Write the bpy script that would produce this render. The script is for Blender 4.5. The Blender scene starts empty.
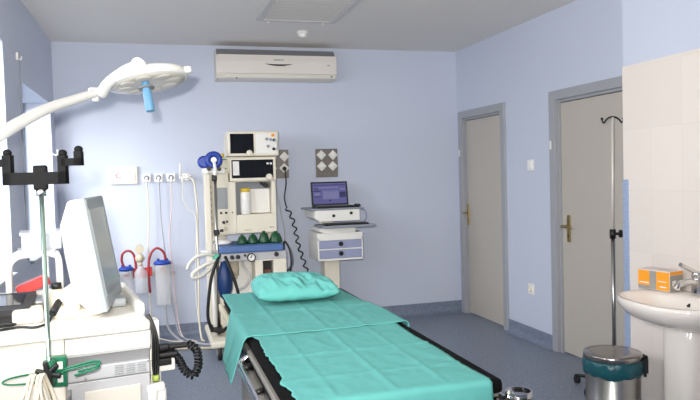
import bpy, bmesh, math, random
from mathutils import Vector, Matrix, noise
random.seed(7)
PI = math.pi
SC = bpy.context.scene
COL = SC.collection
V = Vector

# ------------------------------------------------------------------ materials
def lin(c):
    return tuple(((x / 255) / 12.92 if x <= 10 else ((x / 255 + .055) / 1.055) ** 2.4) for x in c)

def mat(name, rgb, rough=.5, metal=0., var=.05, scale=12., bump=0., bscale=60., spec=.5, trans=0., coat=0.):
    m = bpy.data.materials.new(name)
    m.use_nodes = True
    nt = m.node_tree
    b = nt.nodes['Principled BSDF']
    c = lin(rgb)
    tc = nt.nodes.new('ShaderNodeTexCoord')
    n = nt.nodes.new('ShaderNodeTexNoise')
    n.inputs['Scale'].default_value = scale
    n.inputs['Detail'].default_value = 3
    nt.links.new(tc.outputs['Object'], n.inputs['Vector'])
    r = nt.nodes.new('ShaderNodeMix')
    r.data_type = 'RGBA'
    r.inputs[6].default_value = tuple(x * (1 - var) for x in c) + (1,)
    r.inputs[7].default_value = tuple(min(1, x * (1 + var)) for x in c) + (1,)
    nt.links.new(n.outputs['Fac'], r.inputs[0])
    nt.links.new(r.outputs[2], b.inputs['Base Color'])
    b.inputs['Roughness'].default_value = rough
    b.inputs['Metallic'].default_value = metal
    b.inputs['Specular IOR Level'].default_value = spec
    b.inputs['Coat Weight'].default_value = coat
    b.inputs['Coat Roughness'].default_value = .08
    b.inputs['Transmission Weight'].default_value = trans
    if bump:
        n2 = nt.nodes.new('ShaderNodeTexNoise')
        n2.inputs['Scale'].default_value = bscale
        n2.inputs['Detail'].default_value = 4
        nt.links.new(tc.outputs['Object'], n2.inputs['Vector'])
        bp = nt.nodes.new('ShaderNodeBump')
        bp.inputs['Strength'].default_value = bump
        bp.inputs['Distance'].default_value = .01
        nt.links.new(n2.outputs['Fac'], bp.inputs['Height'])
        nt.links.new(bp.outputs['Normal'], b.inputs['Normal'])
    return m

def clear_mat(name, rgb, alpha, rough=.1):
    m = bpy.data.materials.new(name)
    m.use_nodes = True
    nt = m.node_tree
    b = nt.nodes['Principled BSDF']
    b.inputs['Base Color'].default_value = lin(rgb) + (1,)
    b.inputs['Roughness'].default_value = rough
    out = nt.nodes['Material Output']
    t = nt.nodes.new('ShaderNodeBsdfTransparent')
    mx = nt.nodes.new('ShaderNodeMixShader')
    mx.inputs[0].default_value = alpha
    nt.links.new(t.outputs[0], mx.inputs[1])
    nt.links.new(b.outputs[0], mx.inputs[2])
    nt.links.new(mx.outputs[0], out.inputs['Surface'])
    return m

def glow_mat(name, rgb, strength):
    m = bpy.data.materials.new(name)
    m.use_nodes = True
    b = m.node_tree.nodes['Principled BSDF']
    b.inputs['Base Color'].default_value = lin((20, 20, 24)) + (1,)
    b.inputs['Roughness'].default_value = .25
    b.inputs['Emission Color'].default_value = lin(rgb) + (1,)
    b.inputs['Emission Strength'].default_value = strength
    return m

def speckle_mat(name, a, b_, c_, scale, rough):
    m = bpy.data.materials.new(name)
    m.use_nodes = True
    nt = m.node_tree
    b = nt.nodes['Principled BSDF']
    tc = nt.nodes.new('ShaderNodeTexCoord')
    n = nt.nodes.new('ShaderNodeTexNoise')
    n.inputs['Scale'].default_value = scale
    n.inputs['Detail'].default_value = 5
    n.inputs['Roughness'].default_value = .7
    nt.links.new(tc.outputs['Object'], n.inputs['Vector'])
    r = nt.nodes.new('ShaderNodeValToRGB')
    e = r.color_ramp.elements
    e[0].position = .36; e[0].color = lin(a) + (1,)
    e[1].position = .64; e[1].color = lin(c_) + (1,)
    k = e.new(.5); k.color = lin(b_) + (1,)
    nt.links.new(n.outputs['Fac'], r.inputs[0])
    nt.links.new(r.outputs[0], b.inputs['Base Color'])
    b.inputs['Roughness'].default_value = rough
    return m

def tile_mat(name):
    m = bpy.data.materials.new(name)
    m.use_nodes = True
    nt = m.node_tree
    b = nt.nodes['Principled BSDF']
    tc = nt.nodes.new('ShaderNodeTexCoord')
    s = nt.nodes.new('ShaderNodeSeparateXYZ')
    k = nt.nodes.new('ShaderNodeCombineXYZ')
    nt.links.new(tc.outputs['Object'], s.inputs[0])
    off = nt.nodes.new('ShaderNodeMath'); off.operation = 'ADD'; off.inputs[1].default_value = 3.13
    offz = nt.nodes.new('ShaderNodeMath'); offz.operation = 'ADD'; offz.inputs[1].default_value = -.26
    nt.links.new(s.outputs['Y'], off.inputs[0]); nt.links.new(s.outputs['Z'], offz.inputs[0])
    nt.links.new(off.outputs[0], k.inputs[0]); nt.links.new(offz.outputs[0], k.inputs[1])
    br = nt.nodes.new('ShaderNodeTexBrick')
    br.offset = 0
    br.inputs['Scale'].default_value = 1
    br.inputs['Mortar Size'].default_value = .002
    br.inputs['Mortar Smooth'].default_value = .6
    br.inputs['Brick Width'].default_value = .245
    br.inputs['Row Height'].default_value = .37
    br.inputs['Color1'].default_value = lin((231, 221, 213)) + (1,)
    br.inputs['Color2'].default_value = lin((226, 216, 208)) + (1,)
    br.inputs['Mortar'].default_value = lin((220, 211, 204)) + (1,)
    nt.links.new(k.outputs[0], br.inputs['Vector'])
    nt.links.new(br.outputs['Color'], b.inputs['Base Color'])
    b.inputs['Roughness'].default_value = .3
    return m

M = {}
M['wall'] = mat('painted pale blue wall', (199, 206, 223), .6, var=.015, scale=2, bump=.05, bscale=40)
M['ceiling'] = mat('white ceiling paint', (232, 228, 223), .8, var=.015, scale=3)
M['floor'] = speckle_mat('blue grey vinyl floor', (106, 116, 132), (124, 133, 149), (144, 152, 166), 55, .42)
M['cove'] = speckle_mat('blue vinyl coved skirting', (104, 114, 134), (120, 130, 149), (136, 146, 163), 70, .5)
M['strip'] = speckle_mat('blue vinyl corner strip', (136, 152, 184), (152, 168, 198), (168, 182, 210), 80, .5)
M['tile'] = tile_mat('cream wall tiles')
M['frame'] = mat('grey door frame paint', (160, 162, 168), .45, var=.03)
M['leaf'] = mat('warm grey door laminate', (186, 179, 170), .45, var=.02, scale=4)
M['brass'] = mat('worn brass', (170, 150, 100), .35, .9)
M['white'] = mat('white plastic', (236, 234, 228), .4, var=.02)
M['white2'] = mat('white enamel', (240, 240, 236), .3, var=.02)
M['cream'] = mat('cream machine housing', (226, 219, 202), .42, var=.03)
M['creamd'] = mat('beige cover', (200, 190, 166), .45, var=.03)
M['cartwhite'] = mat('cream white cart laminate', (222, 214, 202), .45, var=.02)
M['cartgrey'] = mat('pale grey painted steel', (188, 188, 190), .45, var=.02)
M['band'] = mat('grey recess band', (132, 132, 134), .6)
M['bezel'] = mat('grey screen bezel', (150, 156, 160), .45)
M['glassglare'] = mat('screen glass with painted reflection', (156, 165, 170), .12, var=.03)  # glass colour lightened to stand in for the bright window's reflection
M['black'] = mat('black plastic', (13, 13, 14), .45, var=.1)
M['blackm'] = mat('black matt fabric', (7, 7, 8), .9, var=.15, spec=.12)
M['rubber'] = mat('black rubber', (20, 20, 22), .6, var=.1)
M['screen'] = mat('dark screen glass', (14, 16, 20), .08, var=.1)
M['chrome'] = mat('polished chrome', (215, 213, 210), .1, 1., var=.02)
M['lidsteel'] = mat('bin lid steel', (176, 170, 164), .22, 1., var=.04)
M['polesteel'] = mat('satin pale steel', (214, 208, 198), .4, .15, var=.03)
M['worktop'] = mat('white cart worktop', (226, 222, 214), .4, var=.02)
M['montop'] = mat('off-white monitor casing', (222, 220, 214), .45, var=.02)
M['holder'] = mat('matt black holder', (9, 9, 10), .7, spec=.2)
M['polegreen'] = mat('worn green chrome', (150, 172, 162), .22, .9)
M['ceilframe'] = mat('off-white fitting frame', (206, 204, 202), .5, var=.02)
M['steel'] = mat('brushed steel', (170, 168, 164), .28, 1., var=.06, scale=40)
M['steeld'] = mat('grey painted metal', (150, 146, 140), .42, .35, var=.05)
M['teal'] = mat('teal surgical cotton', (82, 155, 150), .85, var=.07, scale=25, bump=.25, bscale=14)
M['tealp'] = mat('teal pillow cotton', (90, 168, 162), .85, var=.06, scale=20, bump=.3, bscale=12)
M['bag'] = mat('teal bin liner film', (22, 82, 92), .3, var=.15, scale=30, bump=.6, bscale=30)
M['lampwhite'] = mat('white lamp enamel', (226, 224, 220), .35, var=.02)
M['lens'] = mat('milky lamp lens', (206, 200, 190), .2, var=.1, scale=30, bump=.3, bscale=40)
M['handle'] = mat('light blue handle', (100, 152, 188), .4, var=.08)
M['porcelain'] = mat('white porcelain', (236, 228, 220), .12, var=.01, coat=.4)
M['orange'] = mat('orange carton print', (242, 158, 30), .5, var=.05)
M['boxgrey'] = mat('grey carton print', (150, 148, 142), .5, var=.15, scale=40)
M['boxwhite'] = mat('pale carton board', (214, 204, 200), .55, var=.04)
M['cabin'] = mat('lilac grey drawer front', (150, 156, 186), .4, var=.03)
M['plategrey'] = mat('mid grey plate', (140, 146, 156), .4, var=.03)
M['sockplate'] = mat('grey steel socket panel', (124, 118, 112), .4, .4, var=.06)
M['bluetop'] = mat('blue work surface', (74, 106, 160), .4, var=.08)
M['bluebag'] = mat('dark blue rubber bag', (18, 50, 100), .45, var=.1)
M['blue'] = mat('strong blue plastic', (22, 62, 158), .4, var=.12)
M['green'] = mat('dark green rubber', (16, 74, 42), .4, var=.25, scale=30)
M['wiregreen'] = mat('green enamelled wire', (20, 112, 78), .35, var=.1)
M['yellow'] = mat('yellow cap', (222, 188, 40), .45)
M['red'] = mat('red plastic', (196, 36, 30), .45, var=.08)
M['redhose'] = mat('red rubber hose', (160, 48, 52), .5)
M['pinkhose'] = mat('pink hose', (226, 200, 202), .5)
M['greyhose'] = mat('grey hose', (176, 178, 184), .5)
M['creamhose'] = mat('cream hose', (226, 218, 200), .5)
M['whitehose'] = mat('white ribbed hose', (226, 224, 212), .5)
M['cable'] = mat('off white cable', (226, 216, 196), .5)
M['pink'] = mat('pink print', (200, 110, 120), .5)
M['clear'] = clear_mat('clear plastic', (226, 230, 236), .45, .15)
M['jar'] = clear_mat('translucent jar plastic', (240, 240, 240), .38, .25)
M['pane'] = clear_mat('window glass', (220, 235, 240), .10, .03)
M['paper'] = mat('white paper', (232, 230, 228), .7, var=.03)
M['grille'] = mat('louvre grey', (176, 175, 176), .5, var=.03)
M['acdark'] = mat('dark intake grille', (104, 98, 96), .6, var=.1)
M['ac'] = mat('warm white casing', (226, 220, 212), .4, var=.015)
M['lapscreen'] = glow_mat('lit laptop screen', (118, 114, 182), .5)
M['laplight'] = glow_mat('lit pale screen field', (150, 150, 205), .5)
M['lapdark'] = glow_mat('lit dark screen field', (60, 58, 120), .45)
M['winframe'] = mat('white window frame', (196, 204, 208), .45)

# ------------------------------------------------------------------ mesh builder
def axis_matrix(d):
    d = V(d).normalized()
    return d.to_track_quat('Z', 'Y').to_matrix().to_4x4()

def smooth_pts(pts, n=6, closed=False):
    P = [V(p) for p in pts]
    if len(P) < 3:
        return P
    out = []
    N = len(P)
    rng = range(N) if closed else range(N - 1)
    for i in rng:
        if closed:
            a, b, c, d = P[(i - 1) % N], P[i], P[(i + 1) % N], P[(i + 2) % N]
        else:
            a, b, c, d = P[max(i - 1, 0)], P[i], P[i + 1], P[min(i + 2, N - 1)]
        for k in range(n):
            t = k / n
            out.append(.5 * ((2 * b) + (c - a) * t + (2 * a - 5 * b + 4 * c - d) * t * t + (3 * b - a - 3 * c + d) * t ** 3))
    if not closed:
        out.append(P[-1])
    return out

class MB:
    def __init__(self):
        self.bm = bmesh.new()
        self.mi = 0
        self.mats = []

    def use(self, m):
        if m not in self.mats:
            self.mats.append(m)
        self.mi = self.mats.index(m)
        return self

    def _fin(self, faces, smooth=False):
        for f in faces:
            f.material_index = self.mi
            f.smooth = smooth

    def box(self, lo, hi, bev=0., rz=0., pivot=None, seg=2, rot=None):
        lo, hi = V(lo), V(hi)
        c = (lo + hi) / 2
        s = hi - lo
        t = bmesh.new()
        bmesh.ops.create_cube(t, size=1)
        bmesh.ops.scale(t, vec=s, verts=t.verts)
        if bev:
            bmesh.ops.bevel(t, geom=list(t.edges), offset=min(bev, min(s) * .49), segments=seg, affect='EDGES', profile=.5)
        m = Matrix.Translation(c)
        if rot is not None:
            m = m @ rot
        if rz:
            pv = V(pivot) if pivot is not None else c
            m = Matrix.Translation(pv) @ Matrix.Rotation(rz, 4, 'Z') @ Matrix.Translation(-pv) @ m
        bmesh.ops.transform(t, matrix=m, verts=t.verts)
        self.merge(t)
        return self

    def merge(self, t, smooth=False):
        mp = {}
        for v in t.verts:
            mp[v] = self.bm.verts.new(v.co)
        fs = []
        for f in t.faces:
            try:
                fs.append(self.bm.faces.new([mp[v] for v in f.verts]))
            except ValueError:
                pass
        self._fin(fs, smooth)
        t.free()

    def rings(self, rings, cap0=True, cap1=True, closed=False, smooth=True):
        R = [[self.bm.verts.new(p) for p in r] for r in rings]
        fs = []
        n = len(R[0])
        for i in range(len(R) - (0 if closed else 1)):
            a, b = R[i], R[(i + 1) % len(R)]
            for k in range(n):
                try:
                    fs.append(self.bm.faces.new([a[k], a[(k + 1) % n], b[(k + 1) % n], b[k]]))
                except ValueError:
                    pass
        self._fin(fs, smooth)
        if not closed:
            caps = []
            if cap0: caps.append(self.bm.faces.new(R[0][::-1]))
            if cap1: caps.append(self.bm.faces.new(R[-1]))
            self._fin(caps, False)
        return self

    def tube(self, pts, r, n=8, sm=6, closed=False, rad=None):
        P = smooth_pts(pts, sm, closed) if sm else [V(p) for p in pts]
        N = len(P)
        rings = []
        up = None
        for i, p in enumerate(P):
            if closed:
                t = P[(i + 1) % N] - P[(i - 1) % N]
            else:
                t = P[min(i + 1, N - 1)] - P[max(i - 1, 0)]
            t = t.normalized()
            if up is None:
                up = t.orthogonal().normalized()
            else:
                up = (up - t * up.dot(t))
                up = up.normalized() if up.length > 1e-6 else t.orthogonal().normalized()
            s = t.cross(up)
            rr = r if rad is None else rad(i / max(1, N - 1))
            rings.append([p + (up * math.cos(2 * PI * k / n) + s * math.sin(2 * PI * k / n)) * rr for k in range(n)])
        return self.rings(rings, closed=closed)

    def cyl(self, a, b, r0, r1=None, n=20, smooth=True):
        a, b = V(a), V(b)
        r1 = r0 if r1 is None else r1
        m = axis_matrix(b - a)
        X, Y_ = m.col[0].to_3d(), m.col[1].to_3d()
        ring = lambda c, r: [c + (X * math.cos(2 * PI * k / n) + Y_ * math.sin(2 * PI * k / n)) * r for k in range(n)]
        return self.rings([ring(a, r0), ring(b, r1)], smooth=smooth)

    def lathe(self, prof, c=(0, 0, 0), axis=(0, 0, 1), n=28, sx=1., cap0=True, cap1=True):
        m = axis_matrix(axis)
        X, Y_, Z = m.col[0].to_3d() * sx, m.col[1].to_3d(), m.col[2].to_3d()
        c = V(c)
        rings = [[c + Z * h + (X * math.cos(2 * PI * k / n) + Y_ * math.sin(2 * PI * k / n)) * max(r, 1e-4) for k in range(n)] for r, h in prof]
        return self.rings(rings, cap0, cap1)

    def ball(self, c, r, n=16, m=10):
        r = V(r) if hasattr(r, '__len__') else V((r, r, r))
        c = V(c)
        rings = []
        for i in range(m + 1):
            a = -PI / 2 + PI * i / m
            q = max(math.cos(a), .02)
            rings.append([c + V((r.x * q * math.cos(2 * PI * k / n), r.y * q * math.sin(2 * PI * k / n), r.z * math.sin(a))) for k in range(n)])
        return self.rings(rings)

    def prism(self, poly, d, smooth=False):
        d = V(d)
        return self.rings([[V(p) for p in poly], [V(p) + d for p in poly]], smooth=smooth)

    def grid(self, f, nu, nv, smooth=True):
        G = [[self.bm.verts.new(f(i / nu, j / nv)) for j in range(nv + 1)] for i in range(nu + 1)]
        fs = [self.bm.faces.new([G[i][j], G[i + 1][j], G[i + 1][j + 1], G[i][j + 1]]) for i in range(nu) for j in range(nv)]
        self._fin(fs, smooth)
        return self

    def coil(self, pts, R, r, pitch, n=6):
        P = smooth_pts(pts, 40)
        out = []
        up = None
        ph = 0
        for i, p in enumerate(P):
            t = (P[min(i + 1, len(P) - 1)] - P[max(i - 1, 0)]).normalized()
            up = t.orthogonal().normalized() if up is None else (up - t * up.dot(t)).normalized()
            s = t.cross(up)
            if i:
                ph += (p - P[i - 1]).length / pitch * 2 * PI
            out.append(p + (up * math.cos(ph) + s * math.sin(ph)) * R)
        return self.tube(out, r, n, sm=0)

    def mesh(self, name, m):
        bmesh.ops.recalc_face_normals(self.bm, faces=list(self.bm.faces))
        me = bpy.data.meshes.new(name)
        self.bm.to_mesh(me)
        self.bm.free()
        for x in (self.mats or [m]):
            me.materials.append(M[x] if isinstance(x, str) else x)
        return me

def thing(name, label, cat, loc=(0, 0, 0), rz=0., group=None, kind=None):
    o = bpy.data.objects.new(name, None)
    COL.objects.link(o)
    o.location = loc
    o.rotation_euler = (0, 0, rz)
    o.empty_display_size = .05
    if kind:
        o['kind'] = kind
    else:
        o['label'] = label
        o['category'] = cat
    if group:
        o['group'] = group
    return o

def root_matrix(o):
    while o.parent is not None:
        o = o.parent
    return Matrix.Translation(o.location) @ Matrix.Rotation(o.rotation_euler[2], 4, 'Z')

def part(parent, name, mb, m, label=None):
    """a child mesh; its shape is given in room coordinates"""
    mb.bm.transform(root_matrix(parent).inverted())
    o = bpy.data.objects.new(name, mb.mesh(name, m))
    COL.objects.link(o)
    o.parent = parent
    if label:
        o['label'] = label
    return o

def solo(name, mb, m, label, cat, loc=(0, 0, 0), group=None):
    """a thing that is one mesh"""
    mb.bm.transform(Matrix.Translation(-V(loc)))
    o = bpy.data.objects.new(name, mb.mesh(name, m))
    COL.objects.link(o)
    o.location = loc
    o['label'] = label
    o['category'] = cat
    if group:
        o['group'] = group
    return o

def struct(name, mb, m, parent=None):
    o = bpy.data.objects.new(name, mb.mesh(name, m))
    COL.objects.link(o)
    if parent:
        o.parent = parent
    else:
        o['kind'] = 'structure'
    return o

def solidify(o, t, off=0):
    s = o.modifiers.new('cloth', 'SOLIDIFY')
    s.thickness = t
    s.offset = off

# ------------------------------------------------------------------ setting
H = 2.8
XL = -4.014       # left wall face
YN = -8.0         # end of the modelled room, behind the camera
XT = -.35         # face of the tiled wall
YT = -3.13        # its far edge

struct('floor', MB().box((XL - .3, YN, -.1), (.3, .2, 0)), 'floor')
struct('ceiling', MB().box((XL - .3, YN, H), (.3, .2, H + .12)), 'ceiling')
struct('wall_front', MB().box((XL - .3, YN - .2, 0), (.2, YN, H)), 'wall')
struct('wall_back', MB().box((XL - .3, 0, 0), (.2, .2, H)), 'wall')

# left wall with two window openings
W1 = (-1.566, -.24, .95, 2.212)
W2 = (-3.45, -2.165, .95, 2.38)
W3 = (-5.55, -4.25, .95, 2.38)
W4 = (-7.6, -6.2, .95, 2.38)
w = MB()
def wall_l(y0, y1, z0, z1):
    w.box((XL - .3, y0, z0), (XL, y1, z1))
wall_l(YN, 0, 0, .95)
wall_l(YN, 0, 2.38, H)
wall_l(YN, W4[0], .95, 2.38)
wall_l(W4[1], W3[0], .95, 2.38)
wall_l(W3[1], W2[0], .95, 2.38)
wall_l(W2[1], W1[0], .95, 2.38)
wall_l(W1[1], 0, .95, 2.38)
wall_l(W1[0], W1[1], 2.212, 2.38)
struct('wall_left', w, 'wall')
for i, (y0, y1, z0, z1) in enumerate((W1, W2, W3, W4)):
    fr = MB()
    x0, x1 = XL - .27, XL - .22
    t = .06
    for a in ((y0, y0 + t, z0, z1), (y1 - t, y1, z0, z1), (y0 + t, y1 - t, z0, z0 + t), (y0 + t, y1 - t, z1 - t, z1),
              ((y0 + y1) / 2 - .035, (y0 + y1) / 2 + .035, z0 + t, z1 - t)):
        fr.box((x0, a[0], a[2]), (x1, a[1], a[3]), .006)
    rt = thing('window_%d' % (i + 1), None, None, (XL - .25, (y0 + y1) / 2, z0), kind='structure')
    part(rt, 'window_frame', fr, 'winframe')
    part(rt, 'pane', MB().box((x0 + .02, y0 + t - .01, z0 + t - .01), (x0 + .026, y1 - t + .01, z1 - t + .01)), 'pane')
    part(rt, 'window_sill', MB().box((XL - .22, y0 + .002, z0), (XL + .03, y1 - .002, z0 + .025), .006), 'winframe')

# right wall with two door openings
D1 = (-1.04, -.055)
D2 = (-2.80, -1.785)
DT = 2.147
w = MB()
w.box((0, D1[1] - .02, 0), (.2, .0, H))
w.box((0, D2[1] - .02, 0), (.2, D1[0] + .02, H))
w.box((0, YT - .3, 0), (.2, D2[0] + .02, H))
w.box((0, D1[0] + .02, DT - .02), (.2, D1[1] - .02, H))
w.box((0, D2[0] + .02, DT - .02), (.2, D2[1] - .02, H))
struct('wall_right', w, 'wall')
w = MB()
w.box((XT, YN, 2.132), (.2, YT, H))
struct('wall_right_upper', w, 'wall')
w = MB()
w.box((XT - .008, YN, 0), (.2, YT, 2.132), .003)
struct('wall_right_tiled', w, 'tile')
struct('trim_1', MB().box((XT - .012, YT - .05, .0), (XT - .002, YT + .004, 1.436), .003), 'strip')

def baseboard(name, x0, y0, x1, y1, nx, ny):
    """coved vinyl skirting: cross-section swept from (x0,y0) to (x1,y1); (nx,ny) points into the room"""
    prof = [(0, 0), (.05, 0), (.05, .004), (.03, .008), (.014, .022), (.008, .045), (.006, .118), (0, .12)]
    mb = MB()
    mb.prism([(x0 + nx * a, y0 + ny * a, z) for a, z in prof], (x1 - x0, y1 - y0, 0))
    struct(name, mb, 'cove')
baseboard('baseboard_back', XL, 0, 0, 0, 0, -1)
baseboard('baseboard_left', XL, YN, XL, 0, 1, 0)
baseboard('baseboard_right', 0, D2[1], 0, D1[0], -1, 0)
baseboard('baseboard_corner', 0, D1[1], 0, 0, -1, 0)

def door(n, y0, y1, handle_y, handle_z, tag):
    rt = thing('door_%d' % n, None, None, (0, (y0 + y1) / 2, 0), kind='structure')
    fr = MB()
    t = .075
    for a in ((y0, y0 + t, 0, DT), (y1 - t, y1, 0, DT), (y0 + t, y1 - t, DT - t, DT)):
        fr.box((-.022, a[0], a[2]), (.1, a[1], a[3]), .004)
    for a in ((y0 + t, y0 + t + .02, 0, DT - t), (y1 - t - .02, y1 - t, 0, DT - t), (y0 + t + .02, y1 - t - .02, DT - t - .02, DT - t)):
        fr.box((.012, a[0], a[2]), (.1, a[1], a[3]))
    part(rt, 'door_frame', fr, 'frame')
    part(rt, 'door_leaf', MB().box((.03, y0 + t + .022, .012), (.07, y1 - t - .022, DT - t - .024), .003), 'leaf')
    hd = part(rt, 'door_handle', MB().box((.02, handle_y - .022, handle_z - .11), (.031, handle_y + .022, handle_z + .11), .008), 'brass')
    part(hd, 'lever', MB().cyl((.022, handle_y, handle_z + .02), (-.04, handle_y, handle_z + .02), .011)
         .tube([(-.04, handle_y + .008, handle_z + .02), (-.042, handle_y - .03, handle_z + .021), (-.04, handle_y - .12, handle_z + .014)], .010), 'brass')
    part(hd, 'keyhole', MB().cyl((.021, handle_y, handle_z - .06), (.018, handle_y, handle_z - .06), .007), 'black')
    part(rt, 'sticker', MB().box((-.025, y1 - .036, 1.675), (-.0215, y1 - .012, 1.745), .001), 'white')
door(1, D1[0], D1[1], -.165, 1.055, 0)
door(2, D2[0], D2[1], -1.975, 1.03, 0)

# ------------------------------------------------------------------ small wall and ceiling fittings
def switch(name, label, y, z, s, toggles):
    t = thing(name, label, name.split('_')[-1], (0, y, z))
    part(t, 'cover_plate', MB().box((-.012, y - s, z - s), (-.001, y + s, z + s), .004), 'white')
    if toggles:
        part(t, 'rocker', MB().box((-.017, y - s * .62, z - s * .62), (-.012, y + s * .62, z + s * .62), .004), 'white2')
    else:
        part(t, 'socket_well', MB().lathe([(.024, 0), (.024, .012), (.018, .012), (.018, .004)], (-.011, y, z), (-1, 0, 0)), 'cream')
switch('light_switch', 'white square light switch on the blue wall between the two doors', -1.47, 1.552, .047, True)
switch('wall_socket', 'white round power socket low on the blue wall between the two doors', -1.445, .462, .047, False)

# recessed louvred ceiling fitting
t = thing('ceiling_light', 'recessed square ceiling fitting with grey louvres above the air conditioner', 'ceiling light', (-1.99, -1.66, H))
x0, x1, y0, y1 = -2.32, -1.66, -2.02, -1.18
fr = MB()
for a in ((x0, x0 + .05, y0, y1), (x1 - .05, x1, y0, y1), (x0 + .05, x1 - .05, y0, y0 + .05), (x0 + .05, x1 - .05, y1 - .05, y1)):
    fr.box((a[0], a[2], H - .022), (a[1], a[3], H - .001), .005)
part(t, 'frame', fr, 'ceilframe')
part(t, 'diffuser', MB().box((x0 + .05, y0 + .05, H - .006), (x1 - .05, y1 - .05, H - .001)), 'grille')
for k in range(11):
    yy = y0 + .085 + k * .067
    part(t, 'slat', MB().box((x0 + .052, yy - .003, H - .022), (x1 - .052, yy + .003, H - .006)), 'grille')
for xx in (x0 + .1, x1 - .1):
    part(t, 'clip', MB().box((xx - .012, y1 - .004, H - .028), (xx + .012, y1 + .012, H - .001), .003), 'white2')

t = thing('smoke_detector', 'small round white smoke detector on the ceiling before the air conditioner', 'smoke detector', (-1.842, -.76, H))
part(t, 'base', MB().lathe([(.052, 0), (.052, .014), (.044, .022)], (-1.842, -.76, H - .001), (0, 0, -1)), 'white')
part(t, 'sensor_head', MB().lathe([(.042, .02), (.04, .04), (.026, .052), (.014, .056)], (-1.842, -.76, H), (0, 0, -1)), 'white2')

# air conditioner
t = thing('air_conditioner', 'long white air conditioner unit high on the blue back wall', 'air conditioner', (-1.99, -.1, 2.448))
ax0, ax1 = -2.562, -1.388
prof = [(-.002, 2.452), (-.002, 2.745), (-.15, 2.745), (-.185, 2.692), (-.212, 2.682), (-.222, 2.60), (-.218, 2.50), (-.20, 2.466), (-.15, 2.452)]
def acs(pts, xa, xb): return MB().prism([(xa, y, z) for y, z in pts], (xb - xa, 0, 0))
part(t, 'casing', acs([(-.002, 2.452), (-.002, 2.74), (-.135, 2.74), (-.165, 2.685), (-.20, 2.675), (-.205, 2.5), (-.185, 2.462), (-.14, 2.452)], ax0 + .006, ax1 - .006), 'ac')
part(t, 'intake_grille', acs([(-.13, 2.738), (-.139, 2.745), (-.178, 2.69), (-.168, 2.684)], ax0 + .01, ax1 - .01), 'acdark')
for k in range(5):
    a = k / 5 + .1
    yy, zz = -.137 - .041 * a, 2.747 - .055 * a
    part(t, 'grille_bar', MB().box((ax0 + .012, yy - .006, zz - .003), (ax1 - .012, yy + .002, zz + .001)), 'plategrey')
part(t, 'front_panel', acs([(-.19, 2.683), (-.212, 2.683), (-.226, 2.62), (-.224, 2.505), (-.19, 2.505)], ax0 + .02, ax1 - .004), 'ac')
part(t, 'outlet_flap', acs([(-.19, 2.50), (-.222, 2.50), (-.21, 2.466), (-.18, 2.458)], ax0 + .09, ax1 - .02), 'ac')
part(t, 'end_cap', acs([(-.002, 2.448), (-.002, 2.70), (-.195, 2.683), (-.222, 2.6), (-.222, 2.5), (-.2, 2.458), (-.14, 2.448)], ax0, ax0 + .02), 'ac')
sm = MB()
n = 14
top = []; bot = []
for k in range(n + 1):
    u = k / n * 2 - 1
    xx = -1.965 + u * .135
    top.append((xx, -.2275, 2.598 - .004 * (1 - u * u)))
    bot.append((xx, -.2275, 2.598 - .020 * (1 - u * u) - .001))
sm.prism(top + bot[::-1], (0, .008, 0))
part(t, 'display_slot', sm, 'black')
lg = MB()
xx = -2.012
for k, wd in enumerate((.010, .012, .009, .012, .009, .012)):
    lg.box((xx, -.2268, 2.629), (xx + wd, -.2235, 2.642), .001)
    xx += wd + .005
part(t, 'nameplate', lg, 'plategrey')
part(t, 'status_label', MB().box((-1.487, -.229, 2.585), (-1.462, -.224, 2.594)), 'plategrey')
part(t, 'sensor_dot', MB().cyl((-1.445, -.222, 2.482), (-1.445, -.212, 2.482), .009), 'band')
part(t, 'screw', MB().cyl((-2.375, -.218, 2.46), (-2.375, -.205, 2.46), .008), 'band')

# grey socket panels
def sock_panel(label, x0, x1, z0, z1, dias, holes):
    t = thing('socket_panel', label, 'socket panel', ((x0 + x1) / 2, 0, z0), group=None)
    part(t, 'back_plate', MB().box((x0, -.02, z0), (x1, -.001, z1), .003), 'sockplate')
    for x, z in dias:
        d = part(t, 'socket', MB().box((x - .036, -.034, z - .036), (x + .036, -.02, z + .036), .004, rot=Matrix.Rotation(PI / 4, 4, 'Y')), 'white')
        part(d, 'socket_well', MB().lathe([(.022, 0), (.021, .003), (.008, .0035)], (x, -.033, z), (0, -1, 0)), 'white2')
    for x, z in holes:
        part(t, 'earth_pin', MB().cyl((x, -.02, z), (x, -.028, z), .007, n=10), 'band')
sock_panel('narrow grey steel panel with two diamond sockets partly behind the anaesthesia machine', -2.10, -1.862, 1.498, 1.782,
           ((-1.905, 1.712), (-1.909, 1.598), (-2.03, 1.712), (-2.03, 1.598)), ((-1.94, 1.53), (-1.9, 1.53)))
sock_panel('square grey steel panel with four white diamond sockets above the laptop', -1.58, -1.353, 1.496, 1.783,
           ((-1.525, 1.722), (-1.404, 1.72), (-1.523, 1.608), (-1.408, 1.608)), ((-1.53, 1.53), (-1.49, 1.53), (-1.45, 1.53), (-1.38, 1.515)))
# plug and coiled power cord
t = thing('coiled_cord', 'black coiled power cord hanging from the narrow grey socket panel', 'cord', (-1.9, -.06, 1.59))
part(t, 'plug', MB().cyl((-1.909, -.034, 1.594), (-1.909, -.075, 1.588), .022, .016), 'black')
part(t, 'lead', MB().tube([(-1.909, -.07, 1.585), (-1.907, -.075, 1.53), (-1.905, -.075, 1.44), (-1.925, -.075, 1.30), (-1.905, -.08, 1.20)], .007), 'black')
part(t, 'coil', MB().coil([(-1.905, -.08, 1.20), (-1.85, -.08, 1.08), (-1.825, -.085, .95), (-1.80, -.09, .82), (-1.76, -.1, .68), (-1.73, -.11, .56)], .017, .0075, .085), 'black')

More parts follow.
